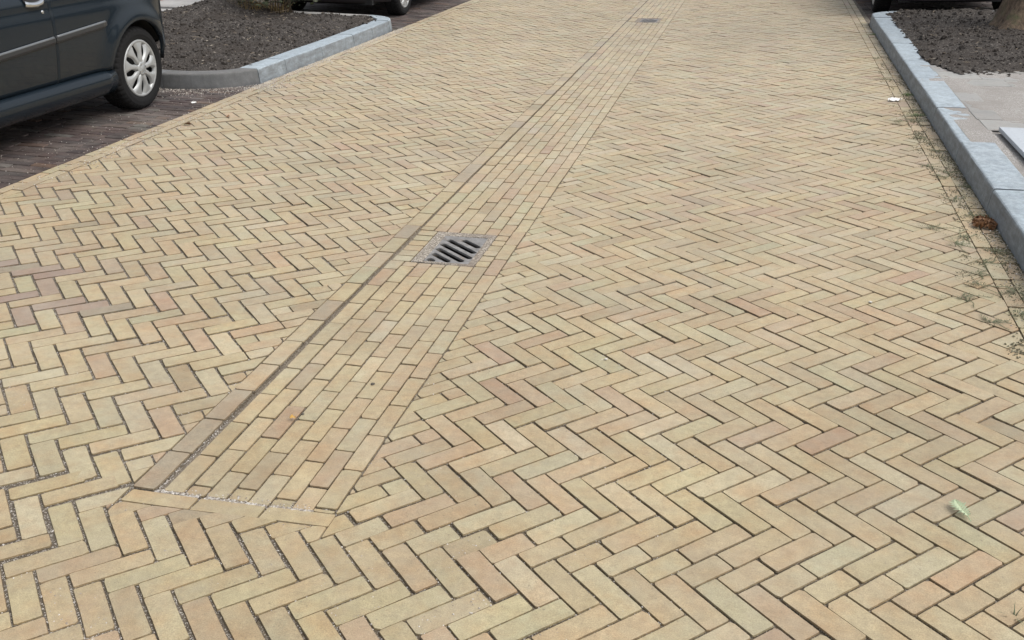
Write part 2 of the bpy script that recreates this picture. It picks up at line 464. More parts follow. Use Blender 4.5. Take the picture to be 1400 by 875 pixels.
pr = Paving(road_r, M_BRICK, M_BRICK_S)
pl_ = Paving(road_l, M_BRICK, M_BRICK_S, tilt=0.008)
TH_R = RL.th
for m in range(-1, 56):
    row = {}
    for k in range(-90, 70):
        P = RL.P(k, m)
        if not (0.0 < P.x < 2.75): continue
        c = RL.A(P)
        if c.y < Y1:
            full = rect(c.x, c.y, TH_R, BL, BW); kp = keep_right(full)
            if kp:
                if is_cut(full, kp): pr.poly(kp, buff_at(*c))
                else: pr.full(c.x, c.y, TH_R, 'A', BL, BW, buff_at(*c))
        c = RL.B(P)
        if c.y < Y1:
            full = rect(c.x, c.y, TH_R + PI / 2, BL, BW); kp = keep_right(full)
            if kp:
                if not is_cut(full, kp): pr.full(c.x, c.y, TH_R + PI / 2, 'A', BL, BW, buff_at(*c))
                elif c.x < 1.2: row[k] = P
                else: pr.poly(kp, buff_at(*c))
            elif c.x < 0.6: row[k] = P
    edge_fill(pr, RL, row, GX, 1, keep_right, BW)

for m in range(-3, 56):
    row = {}
    for k in range(-70, 60):
        P = LL.P(k, m)
        if not (-3.1 < P.x < 0.1): continue
        c = LL.A(P)
        if c.y < Y1 and not (m == -3 and c.x > -0.62):  # under the gutter's head: laid with the lower field
            a = math.radians(42.9); full = rect(c.x, c.y, a, BL, 0.0704); kp = keep_left(full)
            if kp:
                if is_cut(full, kp): pl_.poly(kp, buff_at(*c))
                else: pl_.full(c.x, c.y, a, 'LA', BL, 0.0704, buff_at(*c))
        c = LL.B(P)
        if c.y < Y1:
            a = math.radians(-45.1); full = rect(c.x, c.y, a, BL, 0.0712); kp = keep_left(full)
            if kp:
                if not is_cut(full, kp): pl_.full(c.x, c.y, a, 'LB', BL, 0.0712, buff_at(*c))
                elif c.x > -1.2: row[k] = P
                else: pl_.poly(kp, buff_at(*c))
            elif c.x > -0.62: row[k] = P
    edge_fill(pl_, LL, row, -GX, -1, keep_left, 0.07)

# the lower field in front of the gutter's head, where both halves run together
SL = Vector((0.1118, -0.0021)); TL = LL.P(0, 1) - LL.P(0, 0)
def low_dev(k): return Vector((0.0, -0.020)) * min(1.0, max(0, -k) / 8) ** 1.25   # the lower field drifts a little from the right lattice
def low_P(k, m):
    base = RL.P(k, -2) + RL.pq(-SHORT, 0)
    e = RL.P(-8, -2) + RL.pq(-SHORT, 0) + low_dev(-8)
    if k <= -13: Q = Vector((e.x - 0.0962 * 5, 1.640)) + SL * (k + 13)
    elif k <= -8: Q = Vector((e.x + 0.0962 * (k + 8), e.y + (1.640 - e.y) * (-8 - k) / 5))
    else: Q = base + low_dev(k)
    w = min(1, max(0, (-k - 2) / 10.0))
    step = RL.pq(RL.L, RL.L).lerp(TL, w)
    return Q + step * (m + 2)
for k in range(-9, 40):                                 # the extra row of shortened bricks near the camera
    P = RL.P(k, -1) + low_dev(k) * 0.5; c = P + RL.pq(-SHORT / 2, RL.W / 2)
    if c.x > 0.2:
        q = clip(rect(c.x, c.y - (0.002 if k < 0 else 0), TH_R, SHORT - 0.0035, BW + (0.004 if k < 0 else 0)), -1, 0, -0.321)
        if len(q) > 2: q = clip(q, 1, -0.0115, 2.412 - 0.0115 * 5 - 0.003)
        if len(q) > 2: pr.poly(q, buff_at(*c))
for m in (-4, -3, -2, -1):
    for k in range(-42, 30):
        P = low_P(k, m)
        left = P.x < -0.25
        if left and P.x < -2.9: continue
        lat = RL; th = math.radians(44.2) if k < -4 else TH_R
        w = BW if k > -4 else 0.0685
        pav = pl_ if P.x < 0.0 else pr
        cA = RL.A(P); cB = RL.B(P)
        def lim(q):
            q = clip(q, 1, -0.0115, 2.412 - 0.0115 * 5 - 0.003)
            return clip(q, -1, 0, -(XI_L + 0.003)) if len(q) > 2 else []
        if m == -1:
            if -0.62 < cA.x and P.x < 0.318:
                q = rect(cA.x, cA.y, th, BL, 0.0655)
                ql = keep_left(q)
                if ql and cA.x < -0.2: pl_.poly(ql, buff_at(*cA))
                q = clip(q, -1, 0, 0.3155)
                if len(q) > 2: q = clip(q, -0.0189, 1, 2.0212)
                if len(q) > 2: q = clip(q, 1, 0, 0.318)
                if len(q) > 2: pav.poly(q, buff_at(*cA))
            continue
        if cA.y > 0.9:
            full = rect(cA.x, cA.y, th, BL, w); q = lim(full)
            if len(q) > 2:
                if abs(area(q) - area(full)) > 1e-5: pav.poly(q, buff_at(*cA))
                else: pav.full(cA.x, cA.y, th, 'A' if k > -6 else 'LD', BL, BW if k > -6 else 0.0650, buff_at(*cA))
            full = rect(cB.x, cB.y, th - PI / 2, BL, w - (0.002 if k < -6 else 0)); q = lim(full)
            if len(q) > 2:
                if abs(area(q) - area(full)) > 1e-5: pav.poly(q, buff_at(*cB))
                else: pav.full(cB.x, cB.y, th - PI / 2, 'A' if k > -6 else 'LC', BL, BW if k > -6 else 0.0652, buff_at(*cB))
pr.finish(); pl_.finish()

# edging rows
per = Paving(edge_r, M_BRICK, M_BRICK_S, limit=150)
pel = Paving(edge_l, M_BRICK, M_BRICK_S, limit=150)
for r_ in range(2):
    y = Y0 + 0.1 * r_
    while y < Y1:
        L = 0.2035 + rng.uniform(-0.003, 0.003)
        if rng.random() < 0.12: L = 0.10
        x0 = x_edge_r(y) + 0.0004 + r_ * 0.0705; dx = 0.0115 * L
        per.poly([(x0, y), (x0 + 0.068, y), (x0 + 0.068 + dx, y + L - 0.004), (x0 + dx, y + L - 0.004)], buff_at(x0, y), wear=1.5); y += L
    y = Y0 + 0.07 * r_
    while y < Y1:
        L = 0.205 + rng.uniform(-0.003, 0.003); x0 = XE_L + 0.001 + r_ * 0.070
        pel.poly([(x0, y), (x0 + 0.0665, y), (x0 + 0.0665, y + L - 0.004), (x0, y + L - 0.004)], buff_at(x0, y)); y += L
per.finish(); pel.finish()

# gutter: head of three bricks, left border course, a groove, eight courses
pg = Paving(gutter, M_BRICK, M_BRICK_S, limit=300, zf=lambda x: 0.0, sf=lambda x: 0.0, tilt=0.004, dz=0.0009)
def gz(x): return -0.007 * max(0.0, 1 - ((x - 0.03) / 0.29) ** 2) if x > -0.23 else 0.001
for x0, x1, y0, y1 in ((-0.314, -0.098, 2.020, 2.021), (-0.095, 0.110, 2.021, 2.025), (0.113, 0.320, 2.026, 2.032)):
    pg.poly([(x0, y0), (x1, y1), (x1 + 0.001, y1 + 0.059), (x0 + 0.006, y0 + 0.060)], buff_at(x0, 2), -0.002)
GB = [-0.219 + 0.0666 * i for i in range(9)]
ZONES = [(4.043, 4.487), (12.80, 13.25)]
def course(x0, x1, y, z, cutzone, colour=None):
    while y < Y1:
        L = 0.2045 + rng.uniform(-0.0025, 0.0025); a, b = y, y + L - 0.0042
        pieces = [(a, b)]
        if cutzone is True:
            for za, zb in ZONES:
                out = []
                for p, q in pieces:
                    if q <= za or p >= zb: out.append((p, q))
                    else:
                        if za - p > 0.025: out.append((p, za - 0.002))
                        if q - zb > 0.025: out.append((zb + 0.002, q))
                pieces = out
        for p, q in pieces:
            t = buff_at(x0, p)
            if colour and rng.random() < 0.3: t = colour + (rng.random(),)
            j = rng.uniform(-0.0008, 0.0008)
            w_ = 0.0075 * min(1.0, max(0.0, (p - 2.6) / 2.2)) if cutzone == 'border' else 0.0
            v_ = 0.0065 * min(1.0, max(0.0, (p - 2.6) / 2.2)) if x0 < -0.21 and cutzone is True else 0.0
            pg.poly([(x0 + j - v_, p), (x1 + j + w_, p), (x1 + j + w_, q), (x0 + j - v_, q)], t, z)
        y += L
course(-0.3135, -0.2400, 2.086, 0.0025, 'border', (.33, .27, .18))
offs = [0.11, 0.05, 0.14, 0.06, 0.155, 0.045, 0.12, 0.02]
for i in range(8):
    xa, xb = GB[i] + 0.0018, GB[i + 1] - 0.0018
    y0 = 2.088 + rng.uniform(0.0, 0.014) if i != 7 else 2.089
    if i > 0: pg.poly([(xa, y0), (xb, y0), (xb, y0 + offs[i] - 0.004), (xa, y0 + offs[i] - 0.004)], buff_at(xa, y0), gz((xa + xb) / 2))
    else: offs[0] = 0
    course(xa, xb, y0 + offs[i], gz((xa + xb) / 2), i < 7)
for za, zb in ZONES:                                   # short cross bricks on either side of each grate
    n = 6; h = (zb - za) / n
    for i in range(n):
        a = za + i * h + 0.002; b = a + h - 0.005
        pg.poly([(-0.217, a), (-0.130, a), (-0.130, b), (-0.217, b)], buff_at(-0.2, a), gz(-0.15) + rng.uniform(-0.003, 0))
        pg.poly([(0.182, a), (0.2445, a), (0.2445, b), (0.182, b)], buff_at(0.2, a), gz(0.21) + rng.uniform(-0.002, 0))
pg.finish()
v = []; f = []
for i in range(160):                                   # sand banked up in the groove beside the left border course
    y = 2.083 + i * 0.022; k = max(0.25, 1 - i / 110) * (0.8 + 0.35 * noise.noise((y * 9, 0, 1)))
    v += [(-0.2385, y, -0.0105), (-0.2385 + 0.009, y, -0.0085 + 0.002 * k), (-0.2185, y, -0.009 + 0.0085 * k), (-0.206, y, -0.012)]
for i in range(159):
    for j in range(3): f.append((i * 4 + j, i * 4 + j + 1, i * 4 + j + 5, i * 4 + j + 4))
o = link('groove_sand', mesh('groove_sand', v, f, True), M_SILT, gutter); o['kind'] = 'stuff'

# ------------------------------------------------------------------ drain grates
def slab_with_holes(name, outer, holes, z0, z1, mat, parent, bev=0.0015):
    cu = bpy.data.curves.new(name, 'CURVE'); cu.dimensions = '2D'; cu.fill_mode = 'BOTH'
    for loop in [outer] + holes:
        sp = cu.splines.new('POLY'); sp.points.add(len(loop) - 1); sp.use_cyclic_u = True
        for p, (x, y) in zip(sp.points, loop): p.co = (x, y, 0, 1)
    cu.extrude = (z1 - z0) / 2 - bev; cu.bevel_depth = bev; cu.bevel_resolution = 1
    tmp = bpy.data.objects.new(name, cu); COL.objects.link(tmp)
    dg = bpy.context.evaluated_depsgraph_get(); me = bpy.data.meshes.new_from_object(tmp.evaluated_get(dg))
    bpy.data.objects.remove(tmp); bpy.data.curves.remove(cu)
    me.name = name; me.transform(Matrix.Translation((0, 0, (z0 + z1) / 2)))
    me.materials.clear()
    return link(name, me, mat, parent)
def capsule(x0, y0, x1, y1, r, n=5):
    a = math.atan2(y1 - y0, x1 - x0); out = []
    for c, s in (((x1, y1), -PI / 2), ((x0, y0), PI / 2)):
        for i in range(n + 1):
            t = a + s + PI * i / n; out.append((c[0] + r * math.cos(t), c[1] + r * math.sin(t)))
    return out
def iron(name, base, wear, rough):
    m, nt, n, l, b = new_mat(name)
    geo = n.new('ShaderNodeNewGeometry'); P = geo.outputs['Position']
    f = nz(n, l, P, 30, 5, 0.7); g_ = nz(n, l, P, 260, 3, 0.7)
    c = mix(n, l, base, wear, ramp(n, l, f, 0.4, 0.65)); c = mix(n, l, c, (0.2, 0.13, 0.08), mix(n, l, (0, 0, 0), ramp(n, l, nz(n, l, P, 14, 4, 0.6), 0.58, 0.7), 0.5))
    l.new(c, b.inputs['Base Color']); b.inputs['Roughness'].default_value = rough; b.inputs['Metallic'].default_value = 0.25
    bump(n, l, b, g_, 0.6, 0.002); return m
M_IRON = iron('worn_cast_iron', (0.19, 0.183, 0.175), (0.29, 0.283, 0.275), 0.6)
M_FRAME = grain_mat('rusty_gritty_frame', (0.13, 0.11, 0.09), (0.30, 0.265, 0.22), (0.46, 0.42, 0.36), 150, 0.70, (0.20, 0.165, 0.135))
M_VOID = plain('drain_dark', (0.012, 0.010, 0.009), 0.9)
def grate(y, label):
    t = empty('drain_grate', (0, y, -0.004))
    tag(t, label, 'drain grate', 'iron drain grates in the gutter')
    fo = [(-0.124, 0.001), (0.177, 0.001), (0.177, 0.437), (-0.124, 0.437)]
    fi = [(-0.0755, 0.0165), (0.1475, 0.0165), (0.1475, 0.3935), (-0.0755, 0.3935)]
    slab_with_holes('frame', fo, [fi], -0.06, 0.0, M_FRAME, t)
    go = [(-0.0735, 0.0185), (0.1455, 0.0185), (0.1455, 0.3915), (-0.0735, 0.3915)]
    slots = [(-0.056, 0.058, -0.034, 0.038), (-0.054, 0.128, 0.038, 0.046), (-0.056, 0.200, 0.100, 0.060), (-0.052, 0.266, 0.126, 0.108),
             (-0.036, 0.328, 0.126, 0.182), (0.036, 0.340, 0.126, 0.260)]
    slab_with_holes('grating', go, [capsule(a, b, c, d, 0.0172) for a, b, c, d in slots], -0.016, -0.0035, M_IRON, t)
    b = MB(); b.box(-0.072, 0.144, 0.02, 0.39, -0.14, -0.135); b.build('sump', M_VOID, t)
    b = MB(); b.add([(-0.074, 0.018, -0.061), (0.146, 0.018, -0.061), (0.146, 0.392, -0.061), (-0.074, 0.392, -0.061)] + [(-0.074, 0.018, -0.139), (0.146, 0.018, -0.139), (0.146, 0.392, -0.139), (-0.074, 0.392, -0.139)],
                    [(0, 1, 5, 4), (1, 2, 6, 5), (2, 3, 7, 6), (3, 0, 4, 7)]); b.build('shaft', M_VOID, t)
    return t
grate(4.047, 'slotted cast iron drain grate in the middle of the gutter, near the camera')
grate(12.805, 'small far drain grate in the gutter near the top of the picture')

# ------------------------------------------------------------------ parking bays of dark brick
bay_l = sheet('parking_bay_left', [(y, [-5.4, -4.2, XE_L - 0.005]) for y in (-3, 1, 7.6, 11.3, 17.2)], M_JOINT_D,
              'dark purplish brick parking bay under the car on the left', 'parking bay', -0.007)
bay_r = sheet('parking_bay_right', [(y, [x_kerb_r(y) + 0.005, 4.0, 5.4]) for y in (12.6, 14, 17.2)], M_JOINT_D,
              'dark brick parking bay at the far right beyond the planting bed', 'parking bay', -0.007)
def bay(parent, x0f, x1, y0, y1, pav):
    y = y0; i = 0
    while y < y1:
        x = x1 + 0.1 * (i % 2)
        while x < x0f(y):
            st = 0.102 if rng.random() < 0.55 else 0.2045
            b = min(x + st - 0.0045, x0f(y) - 0.002)
            if b - x > 0.02: pav.poly([(x, y), (b, y), (b, y + 0.0625), (x, y + 0.0625)], pick(DARKS), wear=1.6)
            x += st
        y += 0.0675; i += 1
pb = Paving(bay_l, M_DARK, M_DARK_S, tilt=0.012, dz=0.002)
bay(bay_l, lambda y: XE_L - 0.002, -5.3, 3.4, 7.55, pb); bay(bay_l, lambda y: XE_L - 0.002, -5.3, 11.3, 17.1, pb); pb.finish()
pb = Paving(bay_r, M_DARK, M_DARK_S, tilt=0.012, dz=0.002, limit=60)
bay(bay_r, lambda y: 5.3, 2.70, 12.75, 17.0, pb); pb.finish()

# ------------------------------------------------------------------ kerbs
def offset_path(path, d):
    out = []
    for i, p in enumerate(path):
        a = Vector(path[max(i - 1, 0)]); b = Vector(path[min(i + 1, len(path) - 1)]); t = (b - a).normalized()
        out.append((p[0] - t.y * d, p[1] + t.x * d))
    return out
def kerbstone(parent, path, width, tint, side=1, h=0.122, drop=0.0):
    """one stone along a short path; its street face lies on the path, its body to the left (side 1) of it"""
    prof = [(0.0, -0.06), (0.0, 0.02), (0.011, h - 0.014), (0.014, h - 0.006), (0.019, h - 0.0015), (0.028, h), (width - 0.008, h + 0.001), (width, h - 0.006), (width, -0.06)]
    cx = sum(p[0] for p in path) / len(path); cy = sum(p[1] for p in path) / len(path); cz = zc(cx)
    rings = [offset_path(path, side * d) for d, _ in prof]; n = len(path); m = len(prof); v = []; f = []
    jz = rng.uniform(-0.003, 0.003)
    for i in range(n):
        z = zc(path[i][0])
        for j in range(m):
            e = rng.uniform(-0.0012, 0.0012)
            v.append((rings[j][i][0] - cx + e, rings[j][i][1] - cy + e, z + prof[j][1] - cz + jz - drop))
    for i in range(n - 1):
        for j in range(m - 1):
            a = i * m + j; q = (a, a + m, a + m + 1, a + 1); f.append(q if side > 0 else q[::-1])
    e0 = tuple(range(m)); e1 = tuple((n - 1) * m + j for j in range(m))
    f.append(e0 if side > 0 else e0[::-1]); f.append(e1[::-1] if side > 0 else e1)
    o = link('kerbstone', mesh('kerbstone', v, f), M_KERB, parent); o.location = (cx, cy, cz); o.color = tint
    return o
KT = [(.37, .438, .488), (.345, .412, .46), (.39, .46, .512), (.355, .422, .474)]
def ktint(): c = rng.choice(KT); k = rng.uniform(0.93, 1.05); return (c[0] * k, c[1] * k, c[2] * k, rng.random())
kr = tag(empty('kerb_right', (0, 0, 0)), 'bluish grey concrete kerb along the right side of the road', 'kerb', kind='structure')
y = 1.16
while y < 12.3:
    y1 = min(y + 1.0, 12.42)
    pts = [(x_kerb_r(y + (y1 - y) * t), y + (y1 - y) * t + (0.003 if t == 0 else (-0.003 if t == 1 else 0))) for t in (0, .25, .5, .75, 1)]
    kerbstone(kr, pts, 0.205, ktint(), side=-1); y = y1
xk = x_kerb_r(12.43); pts = []
for i in range(9):                                                   # rounded far corner
    a = PI - (PI / 2) * i / 8; pts.append((xk + 0.30 + 0.30 * math.cos(a), 12.43 + 0.30 * math.sin(a)))
kerbstone(kr, pts, 0.17, ktint(), side=-1)
x = xk + 0.306
while x < 5.4:
    kerbstone(kr, [(x, 12.73), (x + 0.33, 12.73), (x + 0.66, 12.73), (x + 0.994, 12.73)], 0.15, (.31, .32, .325, rng.random()), side=-1); x += 1.0

kl = tag(empty('kerb_left', (0, 0, 0)), 'bluish grey concrete kerb with rounded corners around the left planting bed', 'kerb', kind='structure')
DK = (.13, .13, .127)
kerbstone(kl, [(-5.3, 7.27), (-4.9, 7.27), (-4.3, 7.27)], 0.16, DK + (0.1,))
kerbstone(kl, [(-4.296, 7.27), (-3.9, 7.27), (-3.36, 7.275)], 0.16, (.15, .155, .16, 0.4))
corner = [(-3.356, 7.275), (-3.25, 7.285), (-3.12, 7.32), (-2.98, 7.385), (-2.86, 7.48), (-2.77, 7.60), (-2.722, 7.72)]
fine_c = []
for i in range(len(corner) - 1):                       # rounded corner stone: smooth the measured points
    p0, p1, p2, p3 = (Vector(corner[max(0, min(len(corner) - 1, i + d))]) for d in (-1, 0, 1, 2))
    for t in (0, .33, .67): fine_c.append(tuple(0.5 * (2 * p1 + (p2 - p0) * t + (2 * p0 - 5 * p1 + 4 * p2 - p3) * t * t + (3 * p1 - p0 - 3 * p2 + p3) * t ** 3)))
kerbstone(kl, fine_c + [corner[-1]], 0.17, DK + (0.7,))
ysl = [7.724, 8.23, 9.02, 9.83, 10.40, 10.98]
xl_ = lambda y: -2.715 + 0.02 * math.sin((y - 7.7) * 0.9) - (0.01 if y > 10.5 else 0)
for a, b in zip(ysl[:-1], ysl[1:]):
    kerbstone(kl, [(xl_(a + (b - a) * t), a + (b - a) * t + (0.003 if t == 0 else (-0.003 if t == 1 else 0))) for t in (0, .33, .67, 1)], 0.19, ktint())
x0 = xl_(10.98); pts = []
for i in range(9):
    a = (PI / 2) * i / 8; pts.append((x0 - 0.36 + 0.36 * math.cos(a), 10.984 + 0.40 * math.sin(a)))
kerbstone(kl, pts, 0.17, ktint())
x = x0 - 0.366
while x > -5.2:
    kerbstone(kl, [(x, 11.384), (x - 0.33, 11.384), (x - 0.66, 11.384), (x - 0.994, 11.384)], 0.15, (.34, .33, .315, rng.random())); x -= 1.0

# ------------------------------------------------------------------ planting beds of dark soil
def soil(name, inside, x0, x1, y0, y1, hf, label, nclod, res=0.028):
    nx, ny = int((x1 - x0) / res), int((y1 - y0) / res); v = []; f = []
    for j in range(ny + 1):
        for i in range(nx + 1):
            x, y = x0 + (x1 - x0) * i / nx, y0 + (y1 - y0) * j / ny
            h = hf(x, y) + 0.020 * noise.fractal((x * 5, y * 5, 1.7), 0.9, 2.1, 5) + 0.012 * noise.noise((x * 26, y * 26, 4)) + 0.009 * noise.noise((x * 60, y * 60, 9))
            v.append((x, y, h))
    for j in range(ny):
        for i in range(nx):
            a = j * (nx + 1) + i
            cx, cy = v[a][0], v[a][1]
            if inside(cx + res / 2, cy + res / 2): f.append((a, a + 1, a + nx + 2, a + nx + 1))
    o = link(name, mesh(name, v, f, True), M_SOIL); tag(o, label, 'planting bed', kind='structure')
    ico = bmesh.new(); bmesh.ops.create_icosphere(ico, subdivisions=1, radius=1); iv = [q.co.copy() for q in ico.verts]; jf = [tuple(q.index for q in p.verts) for p in ico.faces]; ico.free()
    mb = MB(); c = 0; t = 0
    while c < nclod and t < nclod * 6:
        t += 1; x, y = rng.uniform(x0, x1), rng.uniform(y0, y1)
        if not inside(x, y): continue
        r = 0.004 + 0.015 * rng.random() ** 3.0 + (rng.uniform(0.008, 0.022) if rng.random() < 0.02 else 0); z = hf(x, y) + 0.020 * noise.fractal((x * 5, y * 5, 1.7), 0.9, 2.1, 5) + 0.012 * noise.noise((x * 26, y * 26, 4))
        q = Matrix.Rotation(rng.uniform(0, 6), 3, Vector((rng.random(), rng.random(), rng.random() + .1)))
        sx = (rng.uniform(.7, 1.3), rng.uniform(.7, 1.3), rng.uniform(.5, .9))
        mb.add([tuple(Vector((x, y, z + r * 0.3)) + q @ Vector((p.x * sx[0], p.y * sx[1], p.z * sx[2])) * r * rng.uniform(.75, 1.2)) for p in iv], jf); c += 1
    k = mb.build('soil_clods', M_SOIL, o); k['kind'] = 'stuff'
    mb = MB()
    for _ in range(nclod // 22):                       # bits of root, straw and bark on the soil
        x, y = rng.uniform(x0, x1), rng.uniform(y0, y1)
        if not inside(x, y): continue
        a = rng.uniform(0, PI); L = rng.uniform(.008, .035); z = hf(x, y) + 0.020 * noise.fractal((x * 5, y * 5, 1.7), 0.9, 2.1, 5) + rng.uniform(.012, .022); w = rng.uniform(.0012, .004)
        c_, s_ = math.cos(a), math.sin(a); e = rng.uniform(-.006, .006)
        mb.add([(x - c_ * L + s_ * w, y - s_ * L - c_ * w, z - e), (x + c_ * L + s_ * w, y + s_ * L - c_ * w, z + e), (x + c_ * L - s_ * w, y + s_ * L + c_ * w, z + e), (x - c_ * L - s_ * w, y - s_ * L + c_ * w, z - e), (x, y, z + .004)], [(0, 1, 4), (1, 2, 4), (2, 3, 4), (3, 0, 4)])
    k = mb.build('soil_debris', M_BITS, o); k['kind'] = 'stuff'
    return o
def in_left(x, y):
    if not (-5.35 < x < -2.86 and 7.40 < y < 11.40): return False
    if x > -3.36 and y < 7.85:
        return ((x + 3.36) / 0.47) ** 2 + ((y - 7.85) / 0.44) ** 2 < 1
    if x > -3.15 and y > 11.0: return (x + 3.15) ** 2 / 0.26 ** 2 + (y - 11.0) ** 2 / 0.35 ** 2 < 1
    return True
def h_left(x, y):
    e = min(x * -1 - 2.86, y - 7.40, 11.40 - y, 1.0); e = max(0, e)
    return 0.165 + 0.07 * (1 - math.exp(-e * 2.6)) + 0.012 * (-x - 3) + 0.17 * math.exp(-((x + 4.75) / 0.5) ** 2 - ((y - 11.1) / 0.65) ** 2)
soil('soil_bed_left', in_left, -5.36, -2.84, 7.38, 11.42, h_left, 'bed of loose dark grey soil inside the left kerb', 5200)
def in_right(x, y):
    front = 8.42 + 0.16 * noise.noise((x * 2.2, 3.3, 0)) + 0.07 * noise.noise((x * 9, 1.3, 0)) - 0.06 * (x - 3.0)
    if x < 2.95: front += (2.95 - x) * 4.2
    return x > 2.80 + 0.012 * (y - 8) - 0.035 + 0.04 * noise.noise((y * 4, 0, 0)) and front < y < 12.70 and x < 5.4
def h_right(x, y): return 0.185 + 0.06 * (1 - math.exp(-max(0, min(y - 8.5, x - 2.78)) * 1.6))
soil('soil_bed_right', in_right, 2.70, 5.42, 8.1, 12.66, h_right, 'bed of loose dark soil behind the right kerb with a tree in it', 4200)

# ------------------------------------------------------------------ pavements
ZP = 0.188
pv = MB(); pv.add([(2.74, -2, ZP - 0.012), (6.5, -2, ZP - 0.012), (6.5, 8.9, ZP - 0.012), (2.74, 8.9, ZP - 0.012)], [(0, 1, 2, 3)])
pave_r = tag(pv.build('pavement_right', M_SAND), 'sand strewn grey slab pavement behind the right kerb', 'pavement', kind='structure')
pp = Paving(pave_r, M_SLAB, M_SLAB_S, part='slab', rest='distant_slabs', zf=lambda x: ZP, sf=lambda x: 0.0, tilt=0.006, dz=0.0025, limit=200)
PLATE = (2.845, 3.62, 5.40, 6.455)
r_ = 0; y = 3.2
while y < 8.7:
    x = 2.785 + (0.15 if r_ % 2 else 0) - 0.15 + 0.01
    while x < 5.0:
        a, b = max(x, 2.785), x + 0.296
        if b - a > 0.05 and not (a < PLATE[1] and b > PLATE[0] + 0.02 and y < PLATE[3] and y + 0.3 > PLATE[2]):
            pp.poly([(a, y), (b, y), (b, y + 0.296), (a, y + 0.296)], pick(GREYS), wear=0.7)
        x += 0.3
    y += 0.3; r_ += 1
pp.finish()
# drifts of building sand lying over the slabs and the kerb
v = []; f = []; nx, ny = 70, 260
for j in range(ny + 1):
    for i in range(nx + 1):
        x, y = 2.64 + 1.5 * i / nx, 3.4 + 5.5 * j / ny
        h = 0.5 * noise.fractal((x * 2.1, y * 1.7, 2), 0.8, 2.1, 5) + 0.25 * noise.noise((x * 14, y * 14, 6))
        lim_ = (x - 2.70) * 2.0 if x < 2.95 else 0.5
        if y < 5.9 and x < 2.83: lim_ -= 0.5
        v.append((x, y, ZP - 0.004 + 0.011 * min(lim_, 0.35) + 0.0075 * h))
for j in range(ny):
    for i in range(nx):
        a = j * (nx + 1) + i; x, y = v[a][0], v[a][1]
        if not (x > PLATE[0] - 0.05 and x < PLATE[1] and PLATE[2] < y < PLATE[3] + 0.02): f.append((a, a + 1, a + nx + 2, a + nx + 1))
tag(link('sand', mesh('sand', v, f, True), M_SAND), 'film of loose sand spread over the right pavement slabs', 'sand', kind='stuff')
M_STEEL = plain('pale_steel_plate', (0.42, 0.455, 0.49), 0.55, 0.0, 0, 0.14, 90, 0.0012)
pl = MB(); a0, a1, b0, b1 = PLATE
v, f = brick_geo([(a0, b0), (a1, b0), (a1, b1), (a0, b1)], rng, 0.024, 0.003, 0.3); pl.add([(x, y, z + ZP + 0.030) for x, y, z in v], f)
t = tag(empty('cover_plate', (0, 0, 0)), 'pale blue grey flat plate lying on the right pavement at the picture edge', 'plate')
pl.build('plate', M_STEEL, t)
b = MB()
for i in range(12):
    for j in range(16):
        x, y = a0 + 0.05 + i * 0.062, b0 + 0.05 + j * 0.064
        if x < a1 - 0.03 and y < b1 - 0.03: b.add([(x - .018, y, ZP + .0302), (x, y - .005, ZP + .0302), (x + .018, y, ZP + .0302), (x, y + .005, ZP + .0302), (x, y, ZP + .0325)], [(0, 1, 4), (1, 2, 4), (2, 3, 4), (3, 0, 4)])
b.build('tread_pattern', M_STEEL, t)['kind'] = 'stuff'

ZL = 0.235
pv = MB(); pv.add([(-9.5, 2, ZL - 0.008), (-5.36, 2, ZL - 0.008), (-5.36, 17.2, ZL - 0.008), (-9.5, 17.2, ZL - 0.008)], [(0, 1, 2, 3)])
pave_l = tag(pv.build('pavement_left', M_JOINT_D), 'light grey slab pavement beyond the left planting bed', 'pavement', kind='structure')
pp = Paving(pave_l, M_SLAB, M_SLAB_S, part='slab', rest='distant_slabs', zf=lambda x: ZL, sf=lambda x: 0.0, tilt=0.005, dz=0.001, limit=120)
y = 7.5; r_ = 0
while y < 17:
    x = -9.2 + 0.15 * (r_ % 2)
    while x < -5.4:
        c = rng.choice(GREYS)[0]; k = rng.uniform(1.05, 1.25)
        b_ = min(x + 0.294, -5.37)
        if b_ - x > 0.03: pp.poly([(x, y), (b_, y), (b_, y + 0.294), (x, y + 0.294)], (c[0] * k, c[1] * k, c[2] * k, rng.random()), wear=0.8)
        x += 0.3
    y += 0.3; r_ += 1
pp.finish()
M_KERBP = plain('edge_strip_concrete', (0.31, 0.31, 0.30), 0.9, 0, 0, 0.15, 30, 0.002)
t = tag(empty('edging_strip', (0, 0, 0)), 'thin grey concrete edging between left pavement and planting bed', 'edging', kind='structure')
for i in range(14):
    b = MB(); b.box(-5.366, -5.346, 3.2 + i, 4.194 + i, -0.1, ZL - 0.006); b.build('edging_block', M_KERBP, t)

